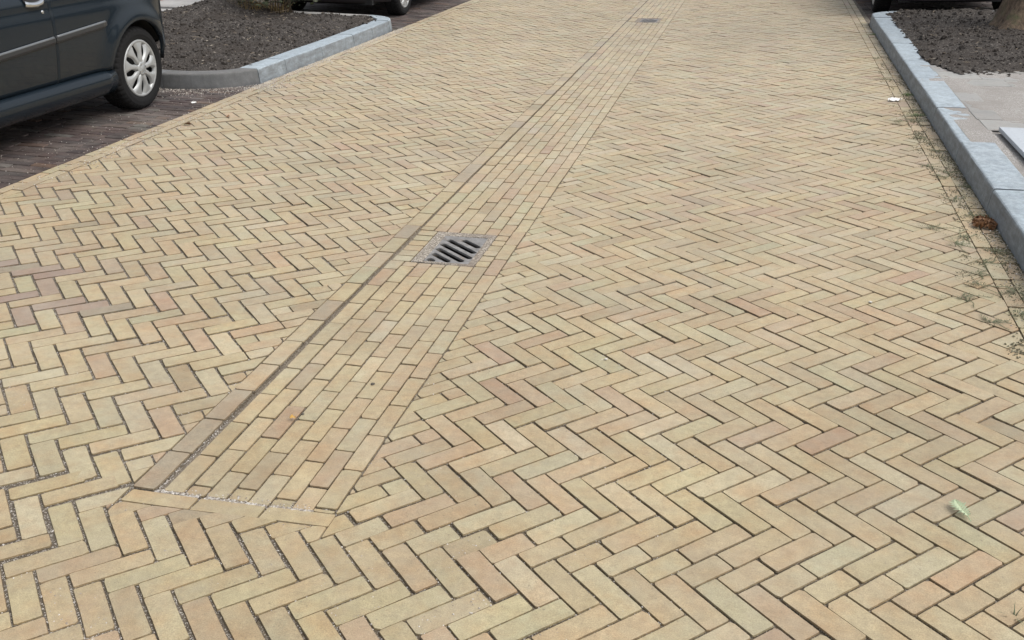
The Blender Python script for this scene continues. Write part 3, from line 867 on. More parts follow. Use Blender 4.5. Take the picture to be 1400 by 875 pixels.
# roadway going on beyond the single bricks
far = MB()
for ya, yb in ((17.2, 60), (-30, 0.95)):
    xs = [-5.3, XI_L, -HW, HW, 2.6, 5.4]
    v = [(x, y_, zc(x) - 0.0095 if y_ > 0 and y_ < 3 else zc(x) - 0.004) for y_ in (ya, yb) for x in xs]
    far.add(v, [(i, i + 1, 7 + i, 6 + i) for i in range(5)])
def far_mat():
    m, nt, n, l, b = new_mat('far_roadway')
    geo = n.new('ShaderNodeNewGeometry'); P = geo.outputs['Position']
    mp = n.new('ShaderNodeMapping'); mp.inputs['Rotation'].default_value = (0, 0, PI / 4); l.new(P, mp.inputs['Vector'])
    br = n.new('ShaderNodeTexBrick'); br.inputs['Scale'].default_value = 1; br.inputs['Brick Width'].default_value = 0.205; br.inputs['Row Height'].default_value = 0.0714
    br.inputs['Mortar Size'].default_value = 0.002; br.inputs['Color1'].default_value = (.40, .31, .18, 1); br.inputs['Color2'].default_value = (.36, .29, .18, 1); br.inputs['Mortar'].default_value = (.12, .1, .07, 1)
    l.new(mp.outputs[0], br.inputs['Vector']); l.new(br.outputs[0], b.inputs['Base Color']); b.inputs['Roughness'].default_value = 0.85; return m
tag(far.build('road_beyond', far_mat()), 'buff brick roadway going on out of the picture', 'road', kind='structure')

# ------------------------------------------------------------------ grit in joints, along kerbs and round the gutter's head
def grit(name, pts, rmin, rmax, mat, label, kind='stuff'):
    mb = MB()
    for x, y, z in pts:
        r = rng.uniform(rmin, rmax); a = rng.uniform(0, 6.28); c, s = math.cos(a) * r, math.sin(a) * r; k = rng.uniform(.6, 1.2)
        mb.add([(x + c, y + s, z), (x - s * k, y + c * k, z), (x - c, y - s, z + r * .1), (x + s * k, y - c * k, z), (x, y, z + r * .75), (x, y, z - r * .6)],
               [(0, 1, 4), (1, 2, 4), (2, 3, 4), (3, 0, 4), (1, 0, 5), (2, 1, 5), (3, 2, 5), (0, 3, 5)])
    return tag(mb.build(name, mat), label, 'grit', kind=kind)
P = []
for _ in range(19000):
    x, y = rng.uniform(-1.9, 1.3), 1.4 + 1.9 * rng.random() ** 1.5
    if abs(x) < 0.32 and y > 2.02: continue
    P.append((x, y, zc(x) - rng.uniform(0.0022, 0.0055)))
for _ in range(5200):
    x, y = rng.uniform(-0.315, 0.318), rng.uniform(2.06, 2.5)
    if y > 2.12 and x > -0.2: continue
    P.append((x, y, -rng.uniform(0.004, 0.012)))
for _ in range(500): P.append((rng.uniform(-0.243, -0.216), 2.08 + 0.5 * rng.random() ** 2, -rng.uniform(0.007, 0.013)))
for x0, x1, y0, y1, n_ in ((-0.08, 0.02, 2.078, 2.094, 260), (0.02, 0.11, 2.080, 2.09, 240), (0.13, 0.25, 2.083, 2.096, 300), (-0.24, -0.1, 2.078, 2.096, 260)):
    for _ in range(n_): P.append((rng.uniform(x0, x1), rng.uniform(y0, y1), rng.uniform(-0.007, -0.003)))
grit('joint_grit', P, 0.0013, 0.0034, M_GRIT, 'fine pale grit filling the open joints around the head of the gutter')
P = []
for _ in range(3200):
    y = rng.uniform(7.5, 11.3); x = -2.70 + abs(rng.gauss(0, 0.07)); P.append((x, y, zc(x) + 0.001))
for _ in range(1500):
    y = rng.uniform(3.3, 12.5); x = x_kerb_r(y) - abs(rng.gauss(0, 0.05)); P.append((x, y, zc(x) + 0.001))
for _ in range(900):
    y = rng.gauss(5.9, 0.8); x = -2.57 + rng.gauss(0, 0.06); P.append((x, y, zc(x) + 0.001))
for _ in range(1500):
    x = rng.uniform(-3.4, -2.4); y = 7.25 + rng.gauss(0, 0.12) + max(0, (x + 3.1)) * 0.7; P.append((x, y, zc(x) + 0.001))
grit('kerbside_grit', P, 0.002, 0.006, M_GRIT, 'scattered grey grit lying along both kerbs and edgings')
P = []
for _ in range(190):                                    # clumps of dirt and dead moss in the joints of the right edging
    y0 = 3.3 + 6.5 * rng.random() ** 1.4; x0 = x_kerb_r(y0) - abs(rng.gauss(0.0, 0.085)); n_ = int(rng.uniform(8, 40))
    for _ in range(n_):
        x, y = x0 + rng.gauss(0, 0.016), y0 + rng.gauss(0, 0.05); P.append((min(x, x_kerb_r(y) - 0.003), y, zc(x) + 0.0005))
for _ in range(2600):
    y = rng.uniform(3, 12.6); P.append((x_kerb_r(y) - abs(rng.gauss(0, 0.013)), y, zc(2.5) + 0.001))
M_DIRT = grain_mat('joint_dirt', (0.085, 0.080, 0.052), (0.18, 0.165, 0.11), (0.27, 0.25, 0.18), 60, 0.8)
grit('edge_dirt', P, 0.0018, 0.0062, M_DIRT, 'crumbs of dirt and dead moss in the joints along the right kerb')
P = []
for _ in range(350):
    x, y = -2.70 - abs(rng.gauss(0, 0.28)), rng.uniform(4.0, 7.25); P.append((x, y, zc(x) + 0.001))
grit('bay_grit', P, 0.0015, 0.005, M_GRIT, 'pale grit strewn over the dark bricks of the left parking bay')

# ------------------------------------------------------------------ cars
M_PAINT = plain('car_paint_dark', (0.0080, 0.0135, 0.0195), 0.24, 0.0, 0.42, 0.1, 900, spec=0.15)
M_PAINT2 = plain('car_paint_black', (0.008, 0.008, 0.009), 0.34, 0.0, 0.5, 0.1, 900)
M_PAINT3 = plain('car_paint_grey', (0.10, 0.105, 0.11), 0.32, 0.4, 1.0, 0.1, 900)
M_TRIM = plain('grey_plastic_trim', (0.020, 0.022, 0.025), 0.42, 0, 0.2, 0.2, 200)
M_BLACKP = plain('black_plastic', (0.014, 0.014, 0.015), 0.6, 0, 0, 0.2, 200)
M_RUB = plain('tyre_rubber', (0.0095, 0.0095, 0.010), 0.85, 0, 0, 0.35, 120, 0.001, spec=0.25)
M_SILV = plain('hubcap_silver', (0.33, 0.34, 0.34), 0.38, 0.3, 0, 0.06, 60)
M_CHROME = plain('bright_metal', (0.62, 0.64, 0.66), 0.18, 0.95, 0, 0.03, 60)
M_STRIP = plain('strip_top_grey', (0.115, 0.125, 0.135), 0.35, 0.0, 0, 0.1, 60)
M_GLASS = plain('car_glass', (0.012, 0.015, 0.017), 0.04, 0, 1.0, 0.05, 10)
M_UNDER = plain('underbody_black', (0.006, 0.006, 0.006), 0.9, 0, 0, 0.2, 40)
M_LAMPR = plain('red_lamp', (0.25, 0.01, 0.01), 0.12, 0, 1.0, 0.05, 30)
M_LAMPW = plain('clear_lamp', (0.55, 0.57, 0.58), 0.1, 0.4, 1.0, 0.05, 30)

YR, YF, WR, ARCH = 1.15, -1.30, 0.300, 0.347       # rear / front wheel, tyre radius, arch radius
REAR, FRONT, HWID = 1.84, -2.02, 0.822
def half_plan():
    pts = []
    for i in range(17):
        a = PI / 2 * i / 16; e = 2 / 2.35
        pts.append((HWID * math.sin(a) ** e, 1.37 + (REAR - 1.37) * math.cos(a) ** e))
    n = 76
    for i in range(1, n): pts.append((HWID, 1.37 + (-1.42 - 1.37) * i / n))
    for i in range(17):
        a = PI / 2 * i / 16; e = 2 / 2.2
        pts.append((HWID * math.cos(a) ** e, -1.42 + (FRONT + 1.42) * math.sin(a) ** e))
    return pts
def belt(y):
    if y < -0.85: return 0.66 + 0.27 * max(0, (y - FRONT) / (-0.85 - FRONT)) ** 0.75
    return 0.93 + 0.035 * (y + 0.85) / 2.7
def tuck(z, y):
    t = 0.0
    if z < 0.62: t -= 0.040 * ((0.62 - z) / 0.30) ** 1.6
    if z > 0.74: t -= 0.016 * ((z - 0.74) / 0.2) ** 1.5
    b = belt(y)
    if z > b - 0.06: t -= 0.055 * ((z - b + 0.06) / 0.06) ** 2
    for yw in (YR, YF):
        d = math.hypot(y - yw, z - 0.30)
        t += 0.030 * math.exp(-((d - ARCH - 0.015) / 0.085) ** 2)
        if d > ARCH: t -= 0.004 * math.exp(-((d - ARCH) / 0.01) ** 2)
    if 0.78 < z < 0.86: t -= 0.006 * math.sin((z - 0.78) / 0.08 * PI)
    return t
def zbot(y):
    for yw in (YR, YF):
        if abs(y - yw) < ARCH: return 0.30 + math.sqrt(ARCH ** 2 - (y - yw) ** 2)
    if YF + ARCH <= y <= YR - ARCH: return 0.355
    return 0.52 - 0.16 * min(1, (y - 1.4) / 0.4) if y > 0 else 0.20
NR = 22
def panel(cols, side, ybot=None):
    """cols: contour points; returns the shell strip with its edges folded inwards"""
    mb = MB(); v = []; m = NR + 3
    for i, (x, y) in enumerate(cols):
        zb, zt = zbot(y), belt(y)
        a = cols[max(i - 1, 0)]; b = cols[min(i + 1, len(cols) - 1)]
        t = Vector((b[0] - a[0], b[1] - a[1])).normalized(); nrm = Vector((-t.y, t.x))     # outward
        if nrm.x * x + nrm.y * (y + 0.1) < 0: nrm = -nrm
        zs = [zb] + [zb + (zt - zb) * (j / NR) for j in range(NR + 1)] + [zt]
        for j, z in enumerate(zs):
            d = tuck(z, y)
            if j == 0: d -= 0.03
            if j == NR + 2: d -= 0.05
            v.append((side * (x + nrm.x * d), y + nrm.y * d, z))
    # folded end columns
    n = len(cols); f = []
    for i in range(n - 1):
        for j in range(m - 1):
            a = i * m + j; q = (a, a + 1, a + m + 1, a + m)
            f.append(q if side < 0 else q[::-1])
    for i, sgn in ((0, 1), (n - 1, -1)):
        b0 = len(v)
        for j in range(m): p = v[i * m + j]; v.append((p[0] - side * 0.02, p[1], p[2]))
        for j in range(m - 1):
            q = (i * m + j, i * m + j + 1, b0 + j + 1, b0 + j)
            f.append(q if sgn * side > 0 else q[::-1])
    mb.add(v, f); return mb
def strip(prof, ys, side, xoff=0.0):                                  # sweep a profile (x, z) along y
    mb = MB(); v = []; f = []; m = len(prof)
    for k, (y, zo, sc_) in enumerate(ys):
        for x, z in prof: v.append((side * (x * 1.0 + xoff - (1 - sc_) * 0.02), y, z + zo))
    for i in range(len(ys) - 1):
        for j in range(m - 1):
            a = i * m + j; q = (a, a + m, a + m + 1, a + 1); f.append(q if side > 0 else q[::-1])
    f.append(tuple(range(m)) if side > 0 else tuple(range(m))[::-1]); e = tuple((len(ys) - 1) * m + j for j in range(m)); f.append(e[::-1] if side > 0 else e)
    mb.add(v, f); return mb

def make_wheel(parent, x, y, side):
    w = empty('wheel', (side * x, y, WR)); w.parent = parent
    if side < 0: w.rotation_euler = (0, 0, PI)
    # tyre: bulged side walls, block tread
    prof = [(0.0, 0.196), (0.004, 0.204), (0.012, 0.222), (0.017, 0.245), (0.015, 0.268), (0.006, 0.284), (-0.008, 0.2955), (-0.022, 0.2995), (-0.040, 0.3005),
            (-0.043, 0.293), (-0.050, 0.293), (-0.053, 0.301), (-0.088, 0.301), (-0.091, 0.293), (-0.098, 0.293), (-0.101, 0.301), (-0.140, 0.3005), (-0.158, 0.299), (-0.172, 0.292), (-0.185, 0.265), (-0.183, 0.225), (-0.175, 0.196)]
    def mod(i, j):
        if 5 <= i <= 8 or 16 <= i <= 18: return -0.006 if j % 3 == 0 else 0.0
        if i in (11, 12, 15): return -0.005 if (j + 1) % 3 == 0 else 0.0
        return 0.0
    b = MB(); b.lathe(prof, 132, closed=True, mod=mod); b.build('tyre', M_RUB, w, False)
    b = MB(); b.lathe([(0.002, 0.196), (0.005, 0.198), (0.010, 0.2015)], 64); b.lathe([(0.0175, 0.2400), (0.0185, 0.2415), (0.0175, 0.2430)], 64); b.build('bead_ring', M_RUB, w, True)
    b = MB(); b.lathe([(-0.045, 0.0), (-0.045, 0.205)], 48); b.build('brake_disc', M_UNDER, w)
    hub = empty('hubcap', (0, 0, 0)); hub.parent = w
    b = MB(); b.lathe([(-0.02, 0.204), (0.006, 0.206), (0.011, 0.202), (0.012, 0.194), (0.008, 0.184), (-0.006, 0.178), (-0.012, 0.176)], 90); b.build('rim_ring', M_SILV, hub, True)
    for k in range(9):
        b = MB(); a0 = 2 * PI * k / 9 + 0.12; v = []; f = []; NS, NW = 9, 7
        for i in range(NS):
            r = 0.040 + (0.186 - 0.040) * i / (NS - 1); t = i / (NS - 1)
            gap = 0.0 if t < 0.22 or t > 0.93 else 0.021 * math.sin(PI * (t - 0.22) / 0.71) ** 0.7
            wd = r * math.tan(PI / 9) * 0.985 - gap
            base = 0.016 - 0.010 * t ** 2 + 0.004 * math.sin(t * PI)
            for j in range(NW):
                s = -1 + 2 * j / (NW - 1)
                px, py, pz = base + 0.0045 * (1 - s * s) - 0.014 * max(0, abs(s) - 0.85) / 0.15, r, s * wd
                ca, sa = math.cos(a0), math.sin(a0)
                v.append((px, py * ca - pz * sa, py * sa + pz * ca))
        for i in range(NS - 1):
            for j in range(NW - 1):
                q = i * NW + j; f.append((q, q + NW, q + NW + 1, q + 1))
        b.add(v, f); b.build('spoke', M_SILV, hub, True)
    b = MB(); b.lathe([(0.012, 0.052), (0.022, 0.047), (0.026, 0.036), (0.024, 0.030), (0.027, 0.026), (0.029, 0.0)], 36); b.build('centre_cap', M_SILV, hub, True)
    for k in range(4):
        a = 2 * PI * k / 4 + 0.4; b = MB(); c, s = 0.037 * math.cos(a), 0.037 * math.sin(a)
        b.tube([(0.020, c, s), (0.030, c, s), (0.031, c, s)], [0.0075, 0.007, 0.003], 8); b.build('wheel_bolt', M_CHROME, hub)
    return w

def make_car(paint):
    car = empty('parked_car', (0, 0, 0))
    hp = half_plan()
    DOOR0, DOOR1, GAP = -0.86, 0.232, 0.005
    for side in (1, -1):
        rear = [p for p in hp if p[1] > DOOR1 + GAP]; rear.append((HWID, DOOR1 + GAP))
        door = [(HWID, DOOR1)] + [p for p in hp if DOOR0 < p[1] < DOOR1 and p[0] > 0.8] + [(HWID, DOOR0)]
        frn = [(HWID, DOOR0 - GAP)] + [p for p in hp if p[1] < DOOR0 - GAP and (p[0] > 0.01 or p[1] < -1)]
        # finer columns round the arches
        def fine(cols):
            out = []
            for i, p in enumerate(cols):
                out.append(p)
                if i + 1 < len(cols):
                    q = cols[i + 1]
                    if any(abs(abs((p[1] + q[1]) / 2 - yw) - ARCH) < 0.06 for yw in (YR, YF)):
                        for t in (.2, .4, .6, .8): out.append((p[0] + (q[0] - p[0]) * t, p[1] + (q[1] - p[1]) * t))
            return out
        panel(fine(rear), side).build('rear_quarter_panel', paint, car, True)
        d = panel(door, side).build('door', paint, car, True)
        panel(fine(frn), side).build('front_wing', paint, car, True)
        # handle: bright grip over a dark recess, and the lock below it
        zx = HWID + tuck(0.865, 0.13)
        h = MB(); N = 12; v = []; f = []
        for i in range(N + 1):
            t = -1 + 2 * i / N
            for j in range(5):
                a = PI * j / 4; v.append((side * (zx + 0.004 + 0.022 * math.sin(a) * math.sqrt(max(0.02, 1 - t * t * .9))), 0.105 + 0.085 * t, 0.875 + 0.014 * t * 0 - 0.018 * math.cos(a) - 0.012 * (1 - t * t)))
        for i in range(N):
            for j in range(4):
                q = (i * 5 + j, i * 5 + j + 1, i * 5 + j + 6, i * 5 + j + 5); f.append(q if side < 0 else q[::-1])
        h.add(v, f); h.build('handle', M_CHROME, d, True)
        r_ = MB(); v = [(side * (zx + 0.002), 0.105, 0.90)]; f = []
        for i in range(20):
            a = 2 * PI * i / 20; v.append((side * (zx + 0.0025), 0.105 + 0.095 * math.cos(a), 0.895 + 0.040 * math.sin(a)))
        for i in range(20): q = (0, 1 + i, 1 + (i + 1) % 20); f.append(q if side > 0 else q[::-1])
        r_.add(v, f); r_.build('handle_recess', M_BLACKP, d)
        lk = MB(); lk.lathe([(0.0, 0.0115), (0.005, 0.0112), (0.007, 0.007), (0.0055, 0.004), (0.0055, 0.0)], 18)
        o = lk.build('lock', M_CHROME, d, True); zl = HWID + tuck(0.81, 0.17)
        o.location = (side * zl, 0.172, 0.812)
        if side < 0: o.rotation_euler = (0, 0, PI)
        # rubbing strips on the door and the quarter panel, rising a little to the rear
        prof = [(0.000, 0.022), (0.012, 0.019), (0.017, 0.010), (0.0175, -0.012), (0.012, -0.024), (0.000, -0.027)]
        def rub(ya, yb, taper):
            ys = []; n = 14
            for i in range(n + 1):
                y = ya + (yb - ya) * i / n; z = 0.634 + (y - 0.23) * 0.060
                ys.append((y, z, 1.0))
            mb = strip(prof, ys, side, HWID - 0.004)
            if taper:
                k = len(prof)
                for j in range(k): x_, y_, z_ = mb.v[n * k + j]; mb.v[n * k + j] = (side * (HWID + 0.003), y_ + 0.012, ys[-1][1] + (z_ - ys[-1][1]) * 0.6)
            return mb
        rub(DOOR0 + 0.03, DOOR1 - 0.002, False).build('rubbing_strip', M_TRIM, d, False)
        rub(DOOR1 + GAP + 0.002, 0.79, True).build('rubbing_strip', M_TRIM, car, False)
        # highlight along the top of each strip, painted as a thin paler line
        def brt(ya, yb):
            p2 = [(0.011, 0.0225), (0.016, 0.0185), (0.0178, 0.012), (0.0165, 0.010)]
            return strip(p2, [(ya + (yb - ya) * i / 10, 0.634 + (ya + (yb - ya) * i / 10 - 0.23) * 0.060, 1) for i in range(11)], side, HWID - 0.0032)
        brt(DOOR0 + 0.04, DOOR1 - 0.012).build('strip_highlight', M_STRIP, d, True)
        brt(DOOR1 + 0.02, 0.775).build('strip_highlight', M_STRIP, car, True)
        # sill
        sp = [(0.765, 0.352), (0.800, 0.351), (0.826, 0.340), (0.841, 0.318), (0.845, 0.288), (0.838, 0.250), (0.818, 0.212), (0.785, 0.184), (0.70, 0.165)]
        ys = []
        for i in range(19):
            y = -0.95 + (0.812 + 0.95) * i / 18
            ys.append((y, 0.0, 1.0))
        strip(sp, ys, side).build('sill', paint, car, True)
        # wheels and dark arches
        for yw in (YR, YF):
            make_wheel(car, 0.800, yw, side)
            b = MB(); v = []; f = []
            for i in range(25):
                a = 0.45 + (PI - 0.45) * i / 24
                for xx in (0.79, 0.56): v.append((side * xx, yw + (ARCH + 0.012) * math.cos(a), 0.30 + (ARCH + 0.012) * math.sin(a)))
            for i in range(24): f.append((2 * i, 2 * i + 1, 2 * i + 3, 2 * i + 2))
            b.add(v, f); b.build('arch_liner', M_UNDER, car, True)
        # lamps
        b = MB(); b.box(min(side * .50, side * .70), max(side * .50, side * .70), 1.70, 1.80, .72, .93); b.build('tail_lamp', M_LAMPR, car)
        b = MB(); b.box(min(side * .42, side * .66), max(side * .42, side * .66), -1.96, -1.80, .54, .67); b.build('headlamp', M_LAMPW, car)
        # side windows and mirror
        def win(pts, name):
            b = MB(); b.add([(side * x, y, z) for x, y, z in pts], [tuple(range(len(pts))) if side > 0 else tuple(range(len(pts)))[::-1]]); b.build(name, M_GLASS, car)
        win([(.772, -.60, .945), (.762, .22, .975), (.60, .20, 1.40), (.615, -.06, 1.385)], 'side_window')
        win([(.762, .27, .977), (.735, 1.16, 1.0), (.60, .98, 1.38), (.60, .25, 1.40)], 'rear_side_window')
        b = MB(); b.tube([(side * .80, -.56, .965), (side * .88, -.57, .99), (side * .97, -.57, 1.0), (side * .985, -.57, 1.0)], [.03, .062, .058, .02], 12); b.build('wing_mirror', paint, car, True)
    # roof, pillars, bonnet: one lofted shell; glass set slightly proud
    st = [(-2.0, .40, .62, .40, .60), (-1.7, .66, .77, .66, .765), (-1.2, .765, .865, .765, .86), (-0.86, .775, .93, .775, .925), (-0.72, .778, .945, .74, .985), (-0.06, .777, .955, .60, 1.385), (0.15, .776, .96, .595, 1.425),
          (0.55, .772, .965, .59, 1.44), (0.95, .76, .975, .585, 1.41), (1.25, .74, .985, .575, 1.33), (1.58, .70, .99, .60, 1.02), (1.75, .62, .97, .56, .975), (1.80, .45, .93, .45, .93)]
    b = MB(); v = []; f = []
    for y, wb, zb, wt, zt in st:
        half = [(wb, zb), (wb - (wb - wt) * .9, zb + (zt - zb) * .88), (wt - 0.04, zt - 0.004), (wt * .6, zt + 0.022), (0, zt + 0.032)]
        ring = half + [(-x, z) for x, z in half[-2::-1]]
        v += [(x, y, z) for x, z in ring]
    m = 9
    for i in range(len(st) - 1):
        for j in range(m - 1): a = i * m + j; f.append((a, a + 1, a + m + 1, a + m))
    b.add(v, f); b.build('roof_and_bonnet', paint, car, True)
    b = MB(); b.add([(-.68, -.70, .995), (.68, -.70, .995), (.56, -.08, 1.405), (-.56, -.08, 1.405)], [(0, 1, 2, 3)]); b.build('windscreen', M_GLASS, car)
    b = MB(); b.add([(-.55, 1.30, 1.335), (.55, 1.30, 1.335), (.56, 1.59, 1.06), (-.56, 1.59, 1.06)], [(0, 1, 2, 3)]); b.build('rear_window', M_GLASS, car)
    b = MB(); b.box(-.57, .57, -1.85, 1.62, .17, .60); b.box(-.70, .70, -.90, .75, .20, .90); b.build('underbody', M_UNDER, car)
    b = MB(); b.tube([(-.32, 1.55, .20), (-.32, 1.78, .20), (-.32, 1.86, .195)], [.026, .026, .022], 10); b.build('exhaust_pipe', M_CHROME, car, True)
    return car
car = make_car(M_PAINT)
car.location = (-3.872, 5.40, zc(-3.872) + 0.001); car.rotation_euler = (0, math.atan(CL), 0)
tag(car, 'dark blue grey hatchback with silver hubcaps parked on the left', 'car', 'cars parked in the bays')
def repaint(o, a, b):
    if o.type == 'MESH' and o.data.materials and o.data.materials[0] == a:
        o.data = o.data.copy(); o.data.materials[0] = b
    for c in o.children: repaint(c, a, b)
car2 = copy_tree(car); repaint(car2, M_PAINT, M_PAINT2)
car2.location = (-3.83, 13.70, zc(-3.83) + 0.001)
tag(car2, 'black car behind the left planting bed, only tyre and underside in view', 'car', 'cars parked in the bays')
car3 = copy_tree(car); repaint(car3, M_PAINT, M_PAINT3)
car3.location = (3.60, 14.98, zc(3.6) + 0.001); car3.rotation_euler = (0, -math.atan(CR), 0)
tag(car3, 'car behind the right planting bed, only its dark underside in view', 'car', 'cars parked in the bays')

# ------------------------------------------------------------------ tree, shrub, weeds, litter
def bark_mat():
    m, nt, n, l, b = new_mat('tree_bark')
    tc = n.new('ShaderNodeTexCoord'); mp = n.new('ShaderNodeMapping'); mp.inputs['Scale'].default_value = (9, 9, 2.2); l.new(tc.outputs['Object'], mp.inputs['Vector'])
    f = nz(n, l, mp.outputs[0], 4, 7, 0.7); g_ = nz(n, l, tc.outputs['Object'], 5, 4, 0.6)
    c = mix(n, l, (0.055, 0.040, 0.028), (0.20, 0.145, 0.10), ramp(n, l, f, 0.35, 0.66))
    c = mix(n, l, c, (0.085, 0.10, 0.045), mix(n, l, (0, 0, 0), ramp(n, l, g_, 0.5, 0.66), 0.65))
    l.new(c, b.inputs['Base Color']); b.inputs['Roughness'].default_value = 0.95; bump(n, l, b, f, 1.0, 0.03); return m
M_BARK = bark_mat()
def leaf_mat(name, c0, c1, tr=0.25):
    m, nt, n, l, b = new_mat(name); oi = n.new('ShaderNodeNewGeometry')
    c = mix(n, l, c0, c1, nz(n, l, oi.outputs['Position'], 9, 3, 0.6)); l.new(c, b.inputs['Base Color']); b.inputs['Roughness'].default_value = 0.6
    return m
M_LEAF = leaf_mat('tree_leaf', (0.035, 0.060, 0.018), (0.085, 0.115, 0.035))
tree = tag(empty('tree', (4.10, 11.3, 0.2)), 'street tree with a flared mossy brown trunk in the right planting bed', 'tree')
b = MB(); v = []; f = []; N = 72
for z, r in [(-0.14, .50), (-0.02, .43), (0.03, .385), (0.09, .345), (0.18, .315), (0.3, .29), (0.6, .262), (1.0, .24), (1.6, .22), (2.3, .20), (3.2, .17), (4.2, .11), (5.0, .05)]:
    for j in range(N):
        a = 2 * PI * j / N; fl = max(0, 1 - (z + .1) / .55)
        k = r * (1 + 0.16 * fl * noise.noise((math.cos(a) * 2.4, math.sin(a) * 2.4, 5)) * 2 + 0.05 * math.sin(a * 21 + z * 4) * noise.noise((math.cos(a) * 3, math.sin(a) * 3, z * 2)) + 0.10 * noise.noise((math.cos(a) * 7, math.sin(a) * 7, z * 4)))
        v.append((k * math.cos(a) + 0.03 * z, k * math.sin(a) + 0.02 * z, z))
for i in range(12):
    for j in range(N): f.append((i * N + j, i * N + (j + 1) % N, (i + 1) * N + (j + 1) % N, (i + 1) * N + j))
b.add(v, f); b.build('trunk', M_BARK, tree, True)
tips = []
for k in range(9):
    z = 2.3 + k * 0.3; a = k * 2.4; L = 1.5 - 0.07 * k; b = MB()
    p = [Vector((0.03 * z, 0.02 * z, z))]
    for i in range(1, 5): p.append(p[0] + Vector((math.cos(a) * L * i / 4, math.sin(a) * L * i / 4, 0.9 * (i / 4) ** 1.3)) + Vector((rng.uniform(-.06, .06), rng.uniform(-.06, .06), 0)))
    b.tube(p, [.06, .045, .032, .02, .008], 7); b.build('limb', M_BARK, tree, True); tips += p[2:]
b = MB()
for _ in range(1500):
    t = rng.choice(tips); c = t + Vector((rng.gauss(0, .33), rng.gauss(0, .33), rng.gauss(.12, .28)))
    q = Matrix.Rotation(rng.uniform(0, 6.28), 3, 'Z') @ Matrix.Rotation(rng.uniform(-1, 1), 3, 'X'); s = rng.uniform(.03, .06)
    b.add([tuple(c + q @ Vector(p)) for p in ((-s, 0, 0), (0, -s * .55, .01), (s, 0, 0), (0, s * .55, .01))], [(0, 1, 2, 3)])
b.build('crown', M_LEAF, tree)

def blades(n, spread, h, w, lean, r):
    mb = MB()
    for _ in range(n):
        a = r.uniform(0, 2 * PI); d = spread * math.sqrt(r.random()); x, y = d * math.cos(a), d * math.sin(a)
        L = h * r.uniform(.55, 1.15); le = lean * r.uniform(.3, 1.2); b_ = a + r.uniform(-.9, .9); ww = w * r.uniform(.6, 1.2)
        px, py = -math.sin(b_) * ww, math.cos(b_) * ww; pts = []
        for i in range(4):
            t = i / 3; k = 1 - t ** 1.5
            cx, cy, cz = x + math.cos(b_) * le * L * t ** 1.6, y + math.sin(b_) * le * L * t ** 1.6, L * (t - 0.35 * le * t * t)
            pts += [(cx - px * k, cy - py * k, cz), (cx + px * k, cy + py * k, cz)]
        mb.add(pts, [(0, 1, 3, 2), (2, 3, 5, 4), (4, 5, 7, 6)])
    return mb
M_STRAW = leaf_mat('dry_straw', (0.20, 0.14, 0.055), (0.34, 0.25, 0.11))
M_DKLEAF = leaf_mat('shrub_leaf', (0.018, 0.026, 0.010), (0.05, 0.06, 0.022))
M_TWIG = plain('shrub_twig', (0.10, 0.075, 0.05), 0.9, 0, 0, .3, 40)
shrub = tag(empty('shrub', (-4.05, 10.95, 0.235)), 'shrub with straw coloured tufts at its foot in the left planting bed', 'shrub')
o = blades(260, .17, .26, .0035, .75, rng).build('dry_tuft', M_STRAW, shrub); o.location = (-.38, -.05, 0)
o = blades(150, .15, .20, .0035, .95, rng).build('dry_tuft', M_STRAW, shrub); o.location = (-.1, .1, 0)
for k in range(16):
    a = k * 2.4; L = rng.uniform(.5, .95); b = MB(); p = [Vector((.14 * math.cos(a), .14 * math.sin(a), -.02))]
    for i in range(1, 4): p.append(Vector((math.cos(a) * .5 * L * (i / 3), math.sin(a) * .5 * L * (i / 3), L * (i / 3) ** .8)) + Vector((rng.uniform(-.03, .03), rng.uniform(-.03, .03), 0)))
    b.tube(p, [.006, .005, .004, .002], 6); b.build('stem', M_TWIG, shrub, True)
b = MB()
for _ in range(2400):
    a = rng.uniform(0, 6.28); r = .48 * math.sqrt(rng.random()); z = .12 + .85 * rng.random(); c = Vector((r * math.cos(a), r * math.sin(a), z))
    q = Matrix.Rotation(rng.uniform(0, 6.28), 3, 'Z') @ Matrix.Rotation(rng.uniform(-1.2, 1.2), 3, 'X'); s = rng.uniform(.015, .034)
    b.add([tuple(c + q @ Vector(p)) for p in ((-s, 0, 0), (0, -s * .5, .004), (s, 0, 0), (0, s * .5, .004))], [(0, 1, 2, 3)])
b.build('foliage', M_DKLEAF, shrub)
b = MB(); b.tube([(-4.42, 10.62, .25), (-4.2, 10.72, .255), (-3.9, 10.88, .29)], [.008, .007, .004], 6)
tag(b.build('fallen_twig', M_TWIG, None, True), 'thin bare twig lying on the soil below the left shrub', 'twig')

M_WEED = leaf_mat('weed', (0.075, 0.095, 0.045), (0.16, 0.165, 0.09))
M_WEEDG = leaf_mat('fresh_weed', (0.07, 0.12, 0.03), (0.14, 0.2, 0.06))
spots = [(2.461, 6.734, 0), (2.399, 6.028, 0), (2.471, 5.921, 0), (2.262, 4.861, 0), (2.389, 4.735, 0), (2.405, 4.389, 0), (2.341, 4.116, 0), (2.258, 3.959, 0), (2.431, 3.82, 0), (2.494, 4.544, 0), (2.46, 7.3, 0), (2.52, 7.62, 0), (2.36, 4.25, 0), (2.33, 4.62, 0), (2.44, 5.35, 0), (2.50, 6.4, 0), (2.31, 3.72, 0), (2.47, 4.05, 0), (2.545, 8.2, 1), (2.535, 7.45, 1), (2.535, 5.6, 0), (2.62, 11.6, 1), (2.49, 10.0, 0), (2.46, 8.9, 0)]
for _ in range(6):
    y = 3.6 + 4.5 * rng.random(); spots.append((x_kerb_r(y) - 0.02 - 0.22 * rng.random() ** 1.5, y, 0))
